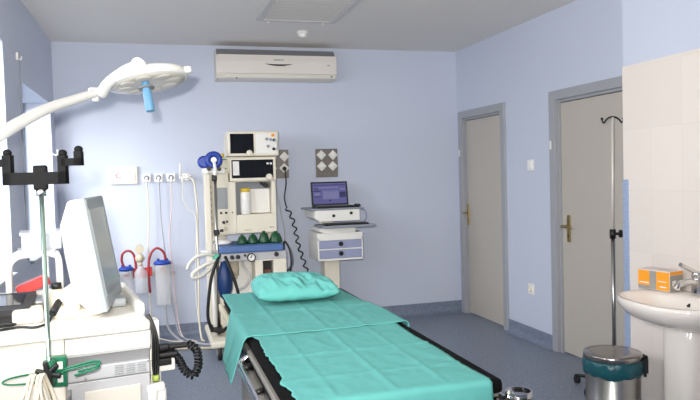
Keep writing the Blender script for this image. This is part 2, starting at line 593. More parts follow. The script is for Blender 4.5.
solo('wall_cable', MB().tube([(-2.03, -.045, 1.598), (-2.02, -.07, 1.55), (-2.0, -.1, 1.35), (-1.965, -.13, 1.1), (-1.95, -.16, .95), (-1.985, -.25, .8), (-2.02, -.32, .72)], .006), 'greyhose', 'plain grey cable dropping behind the right flank of the anaesthesia machine', 'cable', (-2.0, -.06, 1.5))
# cream wall alarm box and the medical gas outlets
t = thing('wall_box', 'flat cream rectangular panel box with pink mark on the back wall', 'wall box', (-3.43, 0, 1.48))
part(t, 'frame', MB().box((-3.552, -.03, 1.482), (-3.307, -.001, 1.648), .008), 'cream')
part(t, 'cover', MB().box((-3.526, -.036, 1.502), (-3.332, -.03, 1.628), .003), 'white')
lg = MB().tube([(-3.478 + .021 * math.cos(a), -.037, 1.563 + .02 * math.sin(a)) for a in [k * PI / 7 for k in range(2, 14)]], .004, 6, 2)
lg.box((-3.517, -.038, 1.562), (-3.503, -.035, 1.567))
part(t, 'pink_mark', lg, 'pink')

OUT = (('grey-ringed', -3.228, 'leftmost white gas outlet on the back wall, feeding a cream hose', 'creamhose'),
       ('', -3.12, 'white gas outlet second from the cream wall box, feeding a grey hose', 'greyhose'),
       ('', -3.005, 'white gas outlet third from the cream wall box, feeding a pink hose', 'pinkhose'))
for _, x, lab, hm in OUT:
    t = thing('gas_outlet', lab, 'gas outlet', (x, 0, 1.5), group='medical gas outlets')
    z = 1.536
    part(t, 'cover_plate', MB().box((x - .04, -.03, z - .04), (x + .04, -.001, z + .04), .006), 'white2')
    part(t, 'outlet_ring', MB().lathe([(.026, 0), (.026, .018), (.016, .024), (.016, .01)], (x, -.03, z), (0, -1, 0)), 'plategrey')
    part(t, 'probe', MB().cyl((x, -.04, z), (x, -.085, z - .002), .012, .010).cyl((x, -.075, z), (x, -.075, z - .05), .010, .008), 'white2')
t = thing('flow_meter', 'white gas outlet with upright flow tube, right end of the outlet row', 'gas outlet', (-2.87, 0, 1.5))
part(t, 'cover_plate', MB().box((-2.905, -.03, 1.50), (-2.835, -.001, 1.572), .006), 'white2')
part(t, 'flow_tube', MB().cyl((-2.917, -.06, 1.54), (-2.917, -.06, 1.67), .012, .010), 'white2')
part(t, 'valve_body', MB().cyl((-2.93, -.05, 1.535), (-2.83, -.05, 1.535), .016).cyl((-2.90, -.03, 1.535), (-2.90, -.07, 1.50), .014), 'white')
part(t, 'star_knob', MB().box((-2.875, -.075, 1.53), (-2.815, -.055, 1.542), .003, rot=Matrix.Rotation(.7, 4, 'Y'))
     .box((-2.875, -.075, 1.53), (-2.815, -.055, 1.542), .003, rot=Matrix.Rotation(-.7, 4, 'Y')), 'white')

def hose(name, label, pts, r, m):
    return solo(name, MB().tube(pts, r), m, label, 'hose', pts[0])
hose('gas_hose', 'cream gas hose hanging from the leftmost gas outlet', [(-3.228, -.075, 1.486), (-3.224, -.08, 1.40), (-3.222, -.09, 1.2), (-3.235, -.09, .9), (-3.24, -.09, .5), (-3.22, -.12, .1), (-3.1, -.2, .017), (-2.95, -.3, .017)], .007, 'creamhose')
hose('gas_hose', 'grey gas hose hanging from the second gas outlet', [(-3.12, -.075, 1.486), (-3.117, -.08, 1.40), (-3.112, -.09, 1.15), (-3.095, -.09, .92), (-3.06, -.06, .6), (-3.03, -.06, .3), (-2.98, -.14, .05), (-2.85, -.32, .015)], .007, 'greyhose')
hose('gas_hose', 'pink gas hose hanging from the third gas outlet', [(-3.005, -.075, 1.486), (-3.007, -.08, 1.40), (-3.015, -.09, 1.2), (-3.04, -.09, 1.0), (-3.025, -.06, .7), (-3.0, -.06, .3), (-2.96, -.16, .04), (-2.83, -.36, .015)], .006, 'pinkhose')
hose('suction_hose', 'thin white tube hanging below the flow tube on the back wall', [(-2.90, -.07, 1.50), (-2.905, -.08, 1.42), (-2.90, -.09, 1.32), (-2.85, -.1, 1.22), (-2.81, -.12, 1.20), (-2.79, -.14, 1.10), (-2.80, -.16, .9), (-2.82, -.16, .5), (-2.80, -.2, .1), (-2.78, -.24, .02)], .005, 'whitehose')
hose('gas_hose', 'thick cream hose curving from the row end down beside the anaesthesia machine', [(-2.835, -.06, 1.53), (-2.80, -.07, 1.50), (-2.785, -.08, 1.40), (-2.775, -.1, 1.2), (-2.785, -.16, .95), (-2.79, -.2, .6), (-2.80, -.2, .2), (-2.79, -.3, .03), (-2.77, -.36, .02)], .010, 'creamhose')

# wall rail with suction jars
t = thing('wall_rail', 'steel equipment rail on the back wall carrying the suction jars', 'rail', (-3.3, 0, .62))
part(t, 'rail_bar', MB().box((-3.56, -.045, .61), (-3.0, -.035, .64), .002), 'steel')
for x in (-3.5, -3.06):
    part(t, 'rail_bracket', MB().box((x - .012, -.036, .615), (x + .012, -.001, .635)), 'steel')
def jar(label, x, r, z0, z1, loop, y=-.13):
    t = thing('suction_jar', label, 'suction jar', (x, y, z0), group='suction jars on the wall rail')
    part(t, 'canister', MB().lathe([(r * .86, 0), (r * .88, .005), (r, z1 - z0), (r * 1.02, z1 - z0 + .004)], (x, y, z0)), 'jar')
    part(t, 'blue_lid', MB().lathe([(r * 1.06, 0), (r * 1.06, .022), (r * .8, .034), (r * .3, .04)], (x, y, z1)).cyl((x - r * .5, y - .01, z1 + .03), (x - r * .5, y - .01, z1 + .055), .012)
         .cyl((x + r * .55, y, z1 + .03), (x + r * .55, y, z1 + .052), .012), 'blue')
    part(t, 'holder', MB().box((x - .02, y + r * .9, z1 - .07), (x + .02, -.046, z1 - .04)), 'red')
    part(t, 'red_hose', MB().tube(loop, .011), 'redhose')
jar('smaller suction jar with blue lid and red hose, left on the wall behind the cart', -3.44, .062, .47, .685,
    [(-3.455, -.14, 0.715), (-3.475, -.15, 0.785), (-3.46, -.16, 0.850), (-3.41, -.16, 0.870), (-3.37, -.15, 0.835), (-3.355, -.14, 0.765), (-3.35, -.12, 0.645)])
jar('taller suction jar with blue lid and red hose, below the pink gas hose', -3.115, .075, .345, .725,
    [(-3.085, -.14, 0.765), (-3.10, -.15, 0.835), (-3.15, -.16, 0.880), (-3.2, -.16, 0.855), (-3.235, -.15, 0.765), (-3.24, -.14, 0.605), (-3.235, -.12, 0.465)])
t = thing('humidifier_bottle', 'clear humidifier bottle with round cream head between the suction jars', 'bottle', (-3.31, -.14, .5))
part(t, 'bottle_body', MB().lathe([(.055, 0), (.06, .01), (.06, .2), (.033, .235), (.02, .26)], (-3.31, -.14, 0.465)), 'clear')
part(t, 'head', MB().ball((-3.315, -.15, 0.795), .042).cyl((-3.31, -.14, 0.720), (-3.313, -.146, 0.765), .02), 'creamd')
part(t, 'round_dial', MB().cyl((-3.315, -.12, 0.880), (-3.315, -.16, 0.880), .04).cyl((-3.315, -.14, 0.825), (-3.315, -.14, 0.855), .012), 'creamd')
part(t, 'red_bracket', MB().box((-3.39, -.10, 0.605), (-3.23, -.055, 0.695), .01).box((-3.26, -.15, 0.625), (-3.21, -.085, 0.705), .008), 'red')
hose('suction_hose', 'grey hose dropping from the taller suction jar and lying along the floor', [(-3.10, -.13, .342), (-3.10, -.14, .22), (-3.08, -.15, .12), (-3.03, -.18, .05), (-2.95, -.3, .013), (-2.82, -.42, .013), (-2.72, -.5, .013), (-2.55, -.45, .013)], .011, 'greyhose')
hose('floor_hose', 'beige hose lying on the floor towards the anaesthesia machine', [(-3.55, -.75, .014), (-3.3, -.72, .014), (-3.1, -.55, .014), (-2.9, -.58, .014), (-2.78, -.62, .014), (-2.6, -.66, .014)], .012, 'creamd')

# ------------------------------------------------------------------ anaesthesia machine
t = thing('anaesthesia_machine', 'tall cream anaesthesia machine with blue shelf standing behind the operating table', 'anaesthesia machine', (-2.42, -.6, 0))
part(t, 'base', MB().box((-2.76, -1.05, .10), (-2.05, -.3, .16), .02), 'cream')
for x, y in ((-2.69, -1.02), (-2.12, -1.02), (-2.69, -.36), (-2.12, -.36)):
    c = part(t, 'caster', MB().cyl((x - .016, y, .058), (x + .016, y, .058), .058, n=24), 'rubber')
    part(c, 'fork', MB().box((x - .026, y - .02, .05), (x - .019, y + .02, .105)).box((x + .019, y - .02, .05), (x + .026, y + .02, .105)).cyl((x, y, .10), (x, y, .112), .03), 'steel')
    part(c, 'hub', MB().cyl((x - .02, y, .058), (x + .02, y, .058), .028), 'steeld')
part(t, 'left_post', MB().box((-2.745, -.68, .16), (-2.69, -.60, 1.56), .01), 'cream')
part(t, 'rear_column', MB().box((-2.72, -.50, .16), (-2.55, -.30, 1.02), .01), 'cream')
part(t, 'rear_column', MB().box((-2.2, -.42, .16), (-2.12, -.30, 1.02), .01), 'cream')
up = MB()
up.box((-2.715, -.60, 1.008), (-2.462, -.25, 1.56), .006)
up.box((-2.715, -.60, 1.56), (-2.53, -.25, 1.66), .006)
up.box((-2.462, -.60, 1.012), (-2.10, -.25, 1.182), .006)
up.box((-2.138, -.60, 1.18), (-2.10, -.25, 1.48), .005)
up.box((-2.53, -.60, 1.474), (-2.095, -.25, 1.70), .006)
part(t, 'upper_housing', up, 'cream')
part(t, 'bay_lining', MB().box((-2.465, -.40, 1.175), (-2.135, -.38, 1.48)), 'plategrey')
part(t, 'bay_panel', MB().box((-2.375, -.50, 1.186), (-2.142, -.405, 1.41), .006).cyl((-2.185, -.502, 1.225), (-2.185, -.507, 1.225), .012), 'white')
part(t, 'bay_knob', MB().cyl((-2.18, -.44, 1.445), (-2.18, -.53, 1.44), .022).cyl((-2.21, -.44, 1.458), (-2.21, -.5, 1.455), .014), 'black')
dsp = part(t, 'ventilator_display', MB().box((-2.515, -.635, 1.482), (-2.098, -.595, 1.69), .008), 'cream')
part(dsp, 'screen', MB().box((-2.497, -.639, 1.51), (-2.125, -.634, 1.672), .002), 'screen')
part(dsp, 'knob', MB().lathe([(.030, 0), (.028, .022), (.02, .026)], (-2.165, -.638, 1.515), (0, -1, 0)), 'cream')
part(dsp, 'light_patch', MB().box((-2.487, -.645, 1.535), (-2.43, -.638, 1.66), .008), 'paper')
part(dsp, 'button', MB().box((-2.185, -.643, 1.628), (-2.165, -.638, 1.644), .002), 'white2')
part(dsp, 'button', MB().box((-2.155, -.643, 1.628), (-2.135, -.638, 1.644), .002), 'white2')
part(t, 'grey_panel', MB().box((-2.627, -.606, 1.24), (-2.537, -.598, 1.43), .002), 'bezel')
for k, x in enumerate((-2.60, -2.555, -2.50)):
    part(t, 'button', MB().cyl((x, -.598, 1.205), (x, -.612, 1.205), .011 if k < 2 else .006, n=12), 'black')
part(t, 'lock_knob', MB().cyl((-2.58, -.598, 1.12), (-2.58, -.622, 1.12), .014).cyl((-2.55, -.598, 1.126), (-2.55, -.61, 1.126), .01), 'black')
part(t, 'dial', MB().cyl((-2.565, -.598, 1.06), (-2.565, -.614, 1.06), .018), 'creamd')
fl = MB()
fl.box((-2.705, -.612, 1.06), (-2.665, -.598, 1.50), .003)
part(t, 'scale_strip', fl, 'creamd')
for k in range(7):
    part(t, 'scale_mark', MB().box((-2.695, -.617, 1.10 + k * .055), (-2.678, -.611, 1.122 + k * .055), .001), 'band')
lg = MB()
for k, x in enumerate((-2.395, -2.383, -2.371, -2.357, -2.345)):
    lg.box((x, -.603, 1.035 - .001 * (k % 2)), (x + .009, -.599, 1.05), .001)
part(t, 'nameplate', lg, 'creamd')
part(t, 'small_mark', MB().box((-2.17, -.603, 1.055), (-2.13, -.599, 1.062)), 'plategrey')
# blue absorber at the upper left, with white fittings
b = part(t, 'blue_canister', MB().lathe([(.075, 0), (.078, .01), (.078, .06), (.07, .07), (.03, .07), (.028, .055)], (-2.655, -.62, 1.675), (0, -1, 0)), 'blue')
part(b, 'centre_boss', MB().cyl((-2.655, -.67, 1.675), (-2.655, -.70, 1.675), .024), 'steel')
part(t, 'blue_cup', MB().lathe([(.045, 0), (.055, .02), (.055, .08), (.04, .09)], (-2.735, -.57, 1.66), (0, -1, 0)), 'blue')
part(t, 'white_block', MB().box((-2.755, -.70, 1.555), (-2.56, -.60, 1.605), .012).cyl((-2.735, -.70, 1.58), (-2.735, -.725, 1.58), .026), 'white')
part(t, 'white_bracket', MB().tube([(-2.655, -.70, 1.66), (-2.65, -.74, 1.60), (-2.655, -.76, 1.53)], .014), 'white2')
part(t, 'black_clamp', MB().box((-2.685, -.775, 1.49), (-2.64, -.735, 1.545), .012), 'black')
part(t, 'black_clip', MB().cyl((-2.70, -.72, 1.60), (-2.70, -.745, 1.60), .02), 'black')
part(t, 'black_clip', MB().cyl((-2.615, -.72, 1.595), (-2.615, -.745, 1.595), .018), 'black')
part(t, 'side_shelf', MB().box((-2.60, -.605, 1.655), (-2.53, -.40, 1.70), .004), 'cream')
part(t, 'yellow_cap', MB().cyl((-2.565, -.56, 1.70), (-2.565, -.56, 1.735), .017, .012), 'yellow')
part(t, 'green_tag', MB().box((-2.575, -.612, 1.675), (-2.535, -.604, 1.685)).box((-2.578, -.612, 1.595), (-2.538, -.598, 1.604)), 'wiregreen')
part(t, 'pole', MB().cyl((-2.665, -.765, .16), (-2.655, -.755, 1.54), .013), 'steel')
part(t, 'pole_clamp', MB().box((-2.685, -.79, 1.025), (-2.635, -.735, 1.07), .01).box((-2.63, -.78, 1.05), (-2.60, -.75, 1.072), .006).cyl((-2.66, -.78, 1.03), (-2.67, -.82, 1.03), .012), 'black')
part(t, 'clamp_arm', MB().cyl((-2.66, -.735, 1.047), (-2.66, -.60, 1.047), .012), 'steel')
# lower body
part(t, 'work_surface', MB().box((-2.645, -.88, .868), (-2.095, -.33, .926), .012), 'bluetop')
part(t, 'control_panel', MB().box((-2.655, -.845, .795), (-2.068, -.4, .866), .006), 'cartgrey')
for x, z, r in ((-2.543, .832, .019), (-2.492, .832, .019), (-2.432, .842, .011), (-2.158, .837, .02)):
    part(t, 'control_knob', MB().lathe([(r, 0), (r * .92, .025), (r * .6, .028)], (x, -.844, z), (0, -1, 0)), 'black')
g = part(t, 'pressure_gauge', MB().lathe([(.037, 0), (.037, .022), (.029, .022), (.029, .014)], (-2.378, -.844, .822), (0, -1, 0)), 'black')
part(g, 'gauge_face', MB().cyl((-2.378, -.85, .822), (-2.378, -.861, .822), .030), 'paper')
part(g, 'needle', MB().box((-2.382, -.866, .816), (-2.376, -.861, .846), rot=Matrix.Rotation(.5, 4, 'Y')), 'black')
md = MB()
md.box((-2.345, -.84, .46), (-2.277, -.40, .796), .005).box((-2.185, -.84, .46), (-2.068, -.40, .796), .005)
md.box((-2.278, -.84, .46), (-2.184, -.40, .638)).box((-2.278, -.84, .785), (-2.184, -.40, .796)).box((-2.278, -.70, .63), (-2.184, -.40, .79))
part(t, 'side_module', md, 'cream')
part(t, 'dark_window', MB().box((-2.276, -.715, .64), (-2.186, -.70, .784)).box((-2.276, -.83, .64), (-2.268, -.71, .784)), 'black')
part(t, 'copper_cartridge', MB().box((-2.262, -.79, .642), (-2.20, -.72, .70), .008), mat('brown plastic', (112, 74, 58), .4))
part(t, 'lower_housing', MB().box((-2.60, -.62, .17), (-2.345, -.35, .80), .006).box((-2.345, -.80, .17), (-2.075, -.36, .46), .006), 'white')
part(t, 'beige_canister', MB().cyl((-2.515, -.70, .655), (-2.515, -.70, .785), .045).cyl((-2.515, -.70, .625), (-2.515, -.70, .655), .03), 'creamd')
part(t, 'valve_arm', MB().tube([(-2.44, -.70, .80), (-2.43, -.72, .73), (-2.38, -.74, .64), (-2.42, -.74, .56), (-2.50, -.72, .52)], .012), 'cartgrey')
part(t, 'breathing_bag', MB().lathe([(.012, .17), (.03, .155), (.058, .08), (.068, 0), (.064, -.07), (.045, -.135), (.02, -.165)], (-2.61, -.845, .635)), 'bluebag')
part(t, 'black_hose', MB().tube([(-2.64, -.83, .86), (-2.68, -.88, .80), (-2.725, -.89, .68), (-2.755, -.89, .5), (-2.765, -.88, .34), (-2.735, -.88, .24), (-2.66, -.86, .20), (-2.6, -.80, .22)], .014), 'rubber')
part(t, 'black_hose', MB().tube([(-2.60, -.84, .84), (-2.575, -.90, .76), (-2.53, -.92, .62), (-2.50, -.92, .48), (-2.48, -.88, .35), (-2.46, -.75, .26)], .014), 'rubber')
part(t, 'white_strut', MB().tube([(-2.70, -.80, .16), (-2.70, -.78, .5), (-2.705, -.76, .83)], .018, sm=3), 'white')
part(t, 'lower_bracket', MB().box((-2.75, -.9, .21), (-2.64, -.70, .235), .006), 'black')
def bell(p, q):  # ribbed hose
    return
def ribbed(pts, r):
    P = smooth_pts(pts, 10)
    N = len(P)
    return MB().tube(P, r, 10, sm=0, rad=lambda u: r * (1 + .10 * math.cos(u * N * PI / 2)))
t2 = part(t, 'teal_connector', MB().cyl((-2.685, -.84, .80), (-2.665, -.84, .865), .026).cyl((-2.70, -.85, .83), (-2.65, -.83, .835), .02), mat('pale teal plastic', (92, 190, 160), .4))
part(t, 'white_breathing_hose', ribbed([(-2.67, -.85, .82), (-2.76, -.88, .79), (-2.84, -.9, .75), (-2.88, -.9, .715), (-2.87, -.9, .685), (-2.80, -.88, .70), (-2.72, -.85, .755), (-2.69, -.84, .78)], .016), 'whitehose')
part(t, 'white_breathing_hose', ribbed([(-2.68, -.83, .855), (-2.74, -.87, .87), (-2.83, -.89, .865), (-2.90, -.89, .81), (-2.92, -.89, .76)], .013), 'whitehose')
part(t, 'mouthpiece', MB().cyl((-2.69, -.85, .885), (-2.80, -.88, .90), .014, .009), 'white2')
part(t, 'surface_cloth', MB().ball((-2.60, -.62, .945), (.085, .1, .03)), 'paper')

# patient monitor on top
t = thing('patient_monitor', 'cream patient monitor with dark square screen on top of the anaesthesia machine', 'monitor', (-2.295, -.45, 1.70))
part(t, 'housing', MB().box((-2.525, -.63, 1.704), (-2.066, -.28, 1.928), .012), 'cream')
part(t, 'screen', MB().box((-2.503, -.636, 1.73), (-2.293, -.629, 1.905), .003), 'screen')
part(t, 'selector_knob', MB().lathe([(.028, 0), (.026, .022), (.018, .026)], (-2.335, -.634, 1.732), (0, -1, 0)), 'cream')
part(t, 'connector_panel', MB().box((-2.275, -.635, 1.725), (-2.08, -.629, 1.905), .003), 'white')
for x, z, m_ in ((-2.12, 1.888, 'orange'), (-2.175, 1.855, 'plategrey'), (-2.14, 1.85, 'cabin'), (-2.11, 1.845, 'black'), (-2.165, 1.79, 'plategrey'), (-2.115, 1.765, 'black')):
    part(t, 'port', MB().cyl((x, -.634, z), (x, -.65, z), .014, n=12), m_)
part(t, 'lead', MB().tube([(-2.11, -.645, 1.845), (-2.095, -.68, 1.83), (-2.09, -.68, 1.78), (-2.10, -.66, 1.755)], .005), 'greyhose')
# bottle in the bay and the green domes
t = thing('plastic_bottle', 'white plastic bottle with yellow cap in the recess of the anaesthesia machine', 'bottle', (-2.372, -.55, 1.182))
part(t, 'bottle_body', MB().lathe([(.042, 0), (.047, .006), (.047, .185), (.042, .2), (.04, .205)], (-2.372, -.55, 1.183)), 'white')
part(t, 'yellow_cap', MB().lathe([(.044, 0), (.044, .028), (.038, .032)], (-2.372, -.55, 1.386)), 'yellow')
part(t, 'bottle_label', MB().lathe([(.0478, .04), (.0478, .13)], (-2.372, -.55, 1.183), cap0=False, cap1=False), 'paper')
for k, (x, r, h, lab) in enumerate(((-2.432, .045, .082, 'leftmost small dark green mask on the blue machine shelf'), (-2.337, .047, .088, 'second small dark green mask from the left on the blue machine shelf'),
                                    (-2.238, .048, .106, 'tallest dark green mask, third from the left on the blue machine shelf'), (-2.132, .058, .100, 'widest dark green mask at the right end of the blue machine shelf'))):
    t = thing('face_mask', lab, 'mask', (x, -.69, .927), group='green masks on the machine shelf')
    part(t, 'mask_dome', MB().lathe([(r, .0), (r * 1.02, .012), (r * .86, h * .45), (r * .6, h * .8), (r * .33, h * .86)], (x, -.69, .928)), 'green')
    part(t, 'mask_port', MB().cyl((x, -.69, .928 + h * .84), (x, -.69, .928 + h), r * .3), 'green')
t = thing('cable_hank', 'looped grey cables hung on the right flank of the anaesthesia machine', 'cable', (-2.04, -.6, .8))
for k in range(4):
    o = .012 * k
    part(t, 'cable_loop', MB().tube([(-2.055 + .003 * k, -.70 + o, .93), (-2.02 + o * .4, -.74 + o, .86), (-2.005 + o * .5, -.73 + o, .74), (-2.02, -.70 + o, .64 + o), (-2.045, -.66 + o, .70), (-2.05, -.64 + o, .85)], .007, closed=True), 'greyhose' if k % 2 else 'rubber')

# ------------------------------------------------------------------ laptop workstation
t = thing('computer_trolley', 'white column workstation with keyboard tray and two lilac drawers below the laptop', 'workstation', (-1.56, -.4, 0))
part(t, 'base', MB().box((-1.80, -.58, .03), (-1.32, -.16, .075), .02).box((-1.76, -.56, .0), (-1.70, -.50, .03)).box((-1.42, -.56, .0), (-1.36, -.50, .03)).box((-1.76, -.24, .0), (-1.70, -.18, .03)).box((-1.42, -.24, .0), (-1.36, -.18, .03)), 'white')
part(t, 'column', MB().box((-1.63, -.46, .07), (-1.48, -.28, .72), .012), 'cream')
part(t, 'rear_column', MB().box((-1.62, -.26, .70), (-1.48, -.17, 1.10), .01), 'white')
part(t, 'top_plate', MB().box((-1.785, -.61, 1.188), (-1.27, -.17, 1.206), .006), 'plategrey')
part(t, 'top_box', MB().prism([(-1.745, -.60, 1.187), (-1.31, -.60, 1.187), (-1.31, -.60, 1.085), (-1.70, -.60, 1.085), (-1.745, -.60, 1.12)], (0, .42, 0)), 'white')
part(t, 'lock', MB().cyl((-1.565, -.598, 1.135), (-1.565, -.612, 1.135), .014), 'black')
part(t, 'lock', MB().cyl((-1.395, -.598, 1.155), (-1.395, -.612, 1.155), .014), 'black')
part(t, 'keyboard_tray', MB().box((-1.70, -.72, 1.028), (-1.19, -.36, 1.05), .006), 'plategrey')
part(t, 'keyboard', MB().box((-1.66, -.69, 1.05), (-1.25, -.55, 1.066), .004), 'black')
part(t, 'tray_grip', MB().ball((-1.66, -.70, 1.062), (.03, .02, .015)), 'black')
part(t, 'bracket', MB().prism([(-1.69, -.585, 1.02), (-1.35, -.585, 1.02), (-1.35, -.585, .93), (-1.52, -.585, .93), (-1.58, -.585, .965), (-1.69, -.585, .985)], (0, .36, 0)), 'white')
part(t, 'drawer_cabinet', MB().box((-1.725, -.60, .715), (-1.285, -.22, .735), .004).box((-1.725, -.60, .905), (-1.285, -.22, .975), .004).box((-1.725, -.60, .72), (-1.71, -.22, .93), .003).box((-1.30, -.60, .72), (-1.285, -.22, .93), .003).box((-1.72, -.3, .72), (-1.3, -.22, .93)).box((-1.72, -.598, .816), (-1.3, -.3, .828)), 'white')
for z0, z1 in ((.737, .815), (.829, .904)):
    d = part(t, 'drawer', MB().box((-1.709, -.607, z0), (-1.301, -.31, z1), .003), 'cabin')
    part(d, 'handle', MB().lathe([(.022, 0), (.02, .014), (.01, .018)], (-1.505, -.606, (z0 + z1) / 2 + .004), (0, -1, 0)), 'black')
part(t, 'cable', MB().tube([(-1.29, -.5, 1.19), (-1.23, -.5, 1.17), (-1.215, -.5, 1.10), (-1.24, -.5, 1.06)], .005), 'cabin')

t = thing('laptop', 'open black laptop with lilac lit screen on the white workstation', 'laptop', (-1.528, -.42, 1.207))
part(t, 'base', MB().box((-1.708, -.58, 1.207), (-1.348, -.34, 1.226), .005), 'black')
part(t, 'keyboard', MB().box((-1.688, -.53, 1.226), (-1.368, -.40, 1.229), .001), 'band')
a = -.16
def lap(x0, x1, h0, h1, d0, d1):
    """box on the tilted screen: x span, height along the lid, depth"""
    R = Matrix.Translation((0, -.345, 1.222)) @ Matrix.Rotation(a, 4, 'X')
    m = MB().box((x0, d0, h0), (x1, d1, h1), .001)
    m.bm.transform(R)
    return m
lid = part(t, 'lid', lap(-1.710, -1.346, 0, .232, -.006, .008), 'black')
scr = part(lid, 'screen', lap(-1.695, -1.361, .016, .218, -.008, -.005), 'lapscreen')
for x0, x1, h0, h1, mm in ((-1.638, -1.438, .165, .182, 'laplight'), (-1.678, -1.638, .158, .166, 'lapdark'), (-1.688, -1.368, .196, .202, 'lapdark'), (-1.598, -1.438, .06, .145, 'laplight'),
                           (-1.428, -1.368, .075, .13, 'lapdark'), (-1.428, -1.368, .15, .165, 'laplight'), (-1.688, -1.618, .137, .147, 'lapdark'), (-1.683, -1.623, .095, .125, 'laplight'), (-1.683, -1.618, .082, .09, 'lapdark'), (-1.538, -1.518, .04, .056, 'lapdark'),
                           (-1.588, -1.448, .135, .139, 'lapdark'), (-1.588, -1.448, .108, .111, 'lapscreen')):
    part(scr, 'window_field', lap(x0, x1, h0, h1, -.0092, -.0075), mm)
t = thing('computer_mouse', 'small black and silver mouse beside the laptop', 'mouse', (-1.315, -.54, 1.207))
part(t, 'mouse_body', MB().ball((-1.315, -.54, 1.223), (.032, .05, .017)), 'black')
part(t, 'silver_top', MB().ball((-1.313, -.55, 1.236), (.016, .026, .006)), 'chrome')

# ------------------------------------------------------------------ operating table
BX0, BX1, BYF, BYH = -2.835, -2.180, -4.90, -3.09
ZM = .885
t = thing('operating_table', 'black padded operating table with chrome side rail under teal sheets', 'operating table', (-2.51, -3.96, 0))
part(t, 'mattress', MB().box((BX0, BYF, .84), (BX1, -4.115, ZM), .014).box((BX0, -4.11, .84), (BX1, BYH, ZM), .014), 'blackm')
part(t, 'table_frame', MB().box((BX0 - .008, BYF + .04, .818), (BX1 + .005, BYH, .8395), .005), 'steeld')
part(t, 'under_frame', MB().box((BX0 + .012, BYF + .05, .764), (BX1 - .012, BYH + .02, .818)), 'black')
for x, s in ((BX0 - .045, -1), (BX1 + .03, 1)):
    r = part(t, 'side_rail', MB().box((x - .006, BYF - .06, .782), (x + .006, -4.15, .815), .003), 'chrome')
    for y in (-4.85, -4.5, -4.2):
        part(r, 'rail_spacer', MB().cyl((x, y, .80), (x - s * .036, y, .81), .010), 'black')
part(t, 'head_rail', MB().box((BX0 - .03, -3.55, .822), (BX0 - .009, -3.12, .855), .004), 'creamd')
part(t, 'side_panel', MB().box((-2.845, -4.85, .26), (-2.20, -3.86, .745), .02), 'steeld')
part(t, 'column', MB().box((-2.68, -4.12, .1), (-2.36, -3.78, .80), .03), 'steeld')
part(t, 'base', MB().box((-2.84, -4.7, .015), (-2.2, -3.55, .12), .03), 'steeld')
part(t, 'rail_end', MB().tube([(-2.88, -4.15, .80), (-2.872, -4.125, .806), (-2.845, -4.12, .826)], .012), 'chrome')
cl = part(t, 'corner_block', MB().box((-2.215, -4.985, .77), (-2.115, -4.91, .832), .012).box((-2.19, -4.93, .775), (-2.165, -4.90, .838), .008), 'black')
part(cl, 'clamp_bolt', MB().cyl((-2.172, -4.918, .80), (-2.172, -4.918, .852), .012).cyl((-2.172, -4.918, .852), (-2.172, -4.918, .857), .009), 'chrome')
ring = MB()
ring.rings([[V((-2.140, -4.915, .842)) + V((math.cos(b_) * rr, math.sin(b_) * rr, zz)) for rr, zz in ((.036, -.008), (.040, -.008), (.040, .008), (.036, .008))] for b_ in [k * 2 * PI / 40 for k in range(40)]], closed=True, smooth=False)
part(cl, 'clamp_ring', ring, 'chrome')

def fold(x, c, w_, h):
    d = (x - c) / w_
    return h * math.exp(-d * d)

def sheet_pt(x_s, y, xl, xr, zt, seed, drop_r=True):
    """a point of cloth: x_s runs across from beyond the left edge to beyond the right edge; what passes the edge hangs"""
    wob = .004 * noise.noise(V((x_s * 9, y * 7, seed))) + .0025 * noise.noise(V((x_s * 22, y * 19, seed + 3)))
    if x_s < xl:
        d = xl - x_s
        return V((xl - .014 - .34 * d + .012 * noise.noise(V((y * 9, d * 5, seed + 7))), y, zt - d - .0)) if d > .015 else V((xl - d * .8, y, zt - d * d * 30))
    if x_s > xr:
        d = x_s - xr
        return V((xr + min(d, .012) + .03 * max(0, d - .012), y, zt - max(0, d - .006)))
    z = zt + abs(wob) + fold(x_s, -2.52, .008, .004) + fold(x_s, -2.70, .008, .003) + fold(x_s, -2.36, .008, .003) + fold(y, -3.65, .01, .004)
    return V((x_s, y, z))

def head_sheet(u, v):
    y = -3.095 - v * 1.0
    k_ = min(1, max(0, (v - .42) / .3))
    hang = .004 + .165 * k_ * k_ * (3 - 2 * k_) + .02 * max(0, v - .72)
    x0 = BX0 - .004 - hang
    x1 = -2.225 + .03 * v + max(0, v - .45) * .13
    if v > .985 and u > 0:
        y += .006 * math.sin(u * 9)
    y += .02 * (u - .5) * v
    return sheet_pt(x0 + (x1 - x0) * u, y, BX0 - .004, BX1, ZM + .0095, 2.)
def foot_edge(y): return -2.812 + .022 * noise.noise(V((y * 9, 3, 1))) + .010 * noise.noise(V((y * 26, 8, 1)))
def foot_sheet(u, v):
    L = .86 + .12
    s = v * L
    y = -4.03 - s
    x0, x1 = foot_edge(y), -2.228 + .004 * math.sin(y * 15)
    if y < BYF:
        d = BYF - y
        x0 = foot_edge(BYF); x1 = -2.228 + .008 * d / .12
        yy = BYF - .004 - min(d, .012)
        return V((x0 + (x1 - x0) * u, yy - .01 * math.sin(u * 17) * d * 4, ZM + .004 - max(0, d - .006)))
    p = sheet_pt(x0 + (x1 - x0) * u, y, -9, 9, ZM + .004, 5.)
    p.z += fold(y, -4.42, .01, .004) + fold(y, -4.70, .01, .003)
    return p
mb = MB().grid(foot_sheet, 70, 90)
o = solo('surgical_sheet', mb, 'teal', 'teal cotton sheet covering the foot end of the operating table', 'sheet', (-2.5, -4.4, ZM), 'teal sheets on the operating table')
solidify(o, .003)
mb = MB().grid(head_sheet, 90, 90)
o = solo('surgical_sheet', mb, 'teal', 'teal cotton sheet under the pillow, hanging over the left table edge', 'sheet', (-2.5, -3.5, ZM), 'teal sheets on the operating table')
solidify(o, .003)

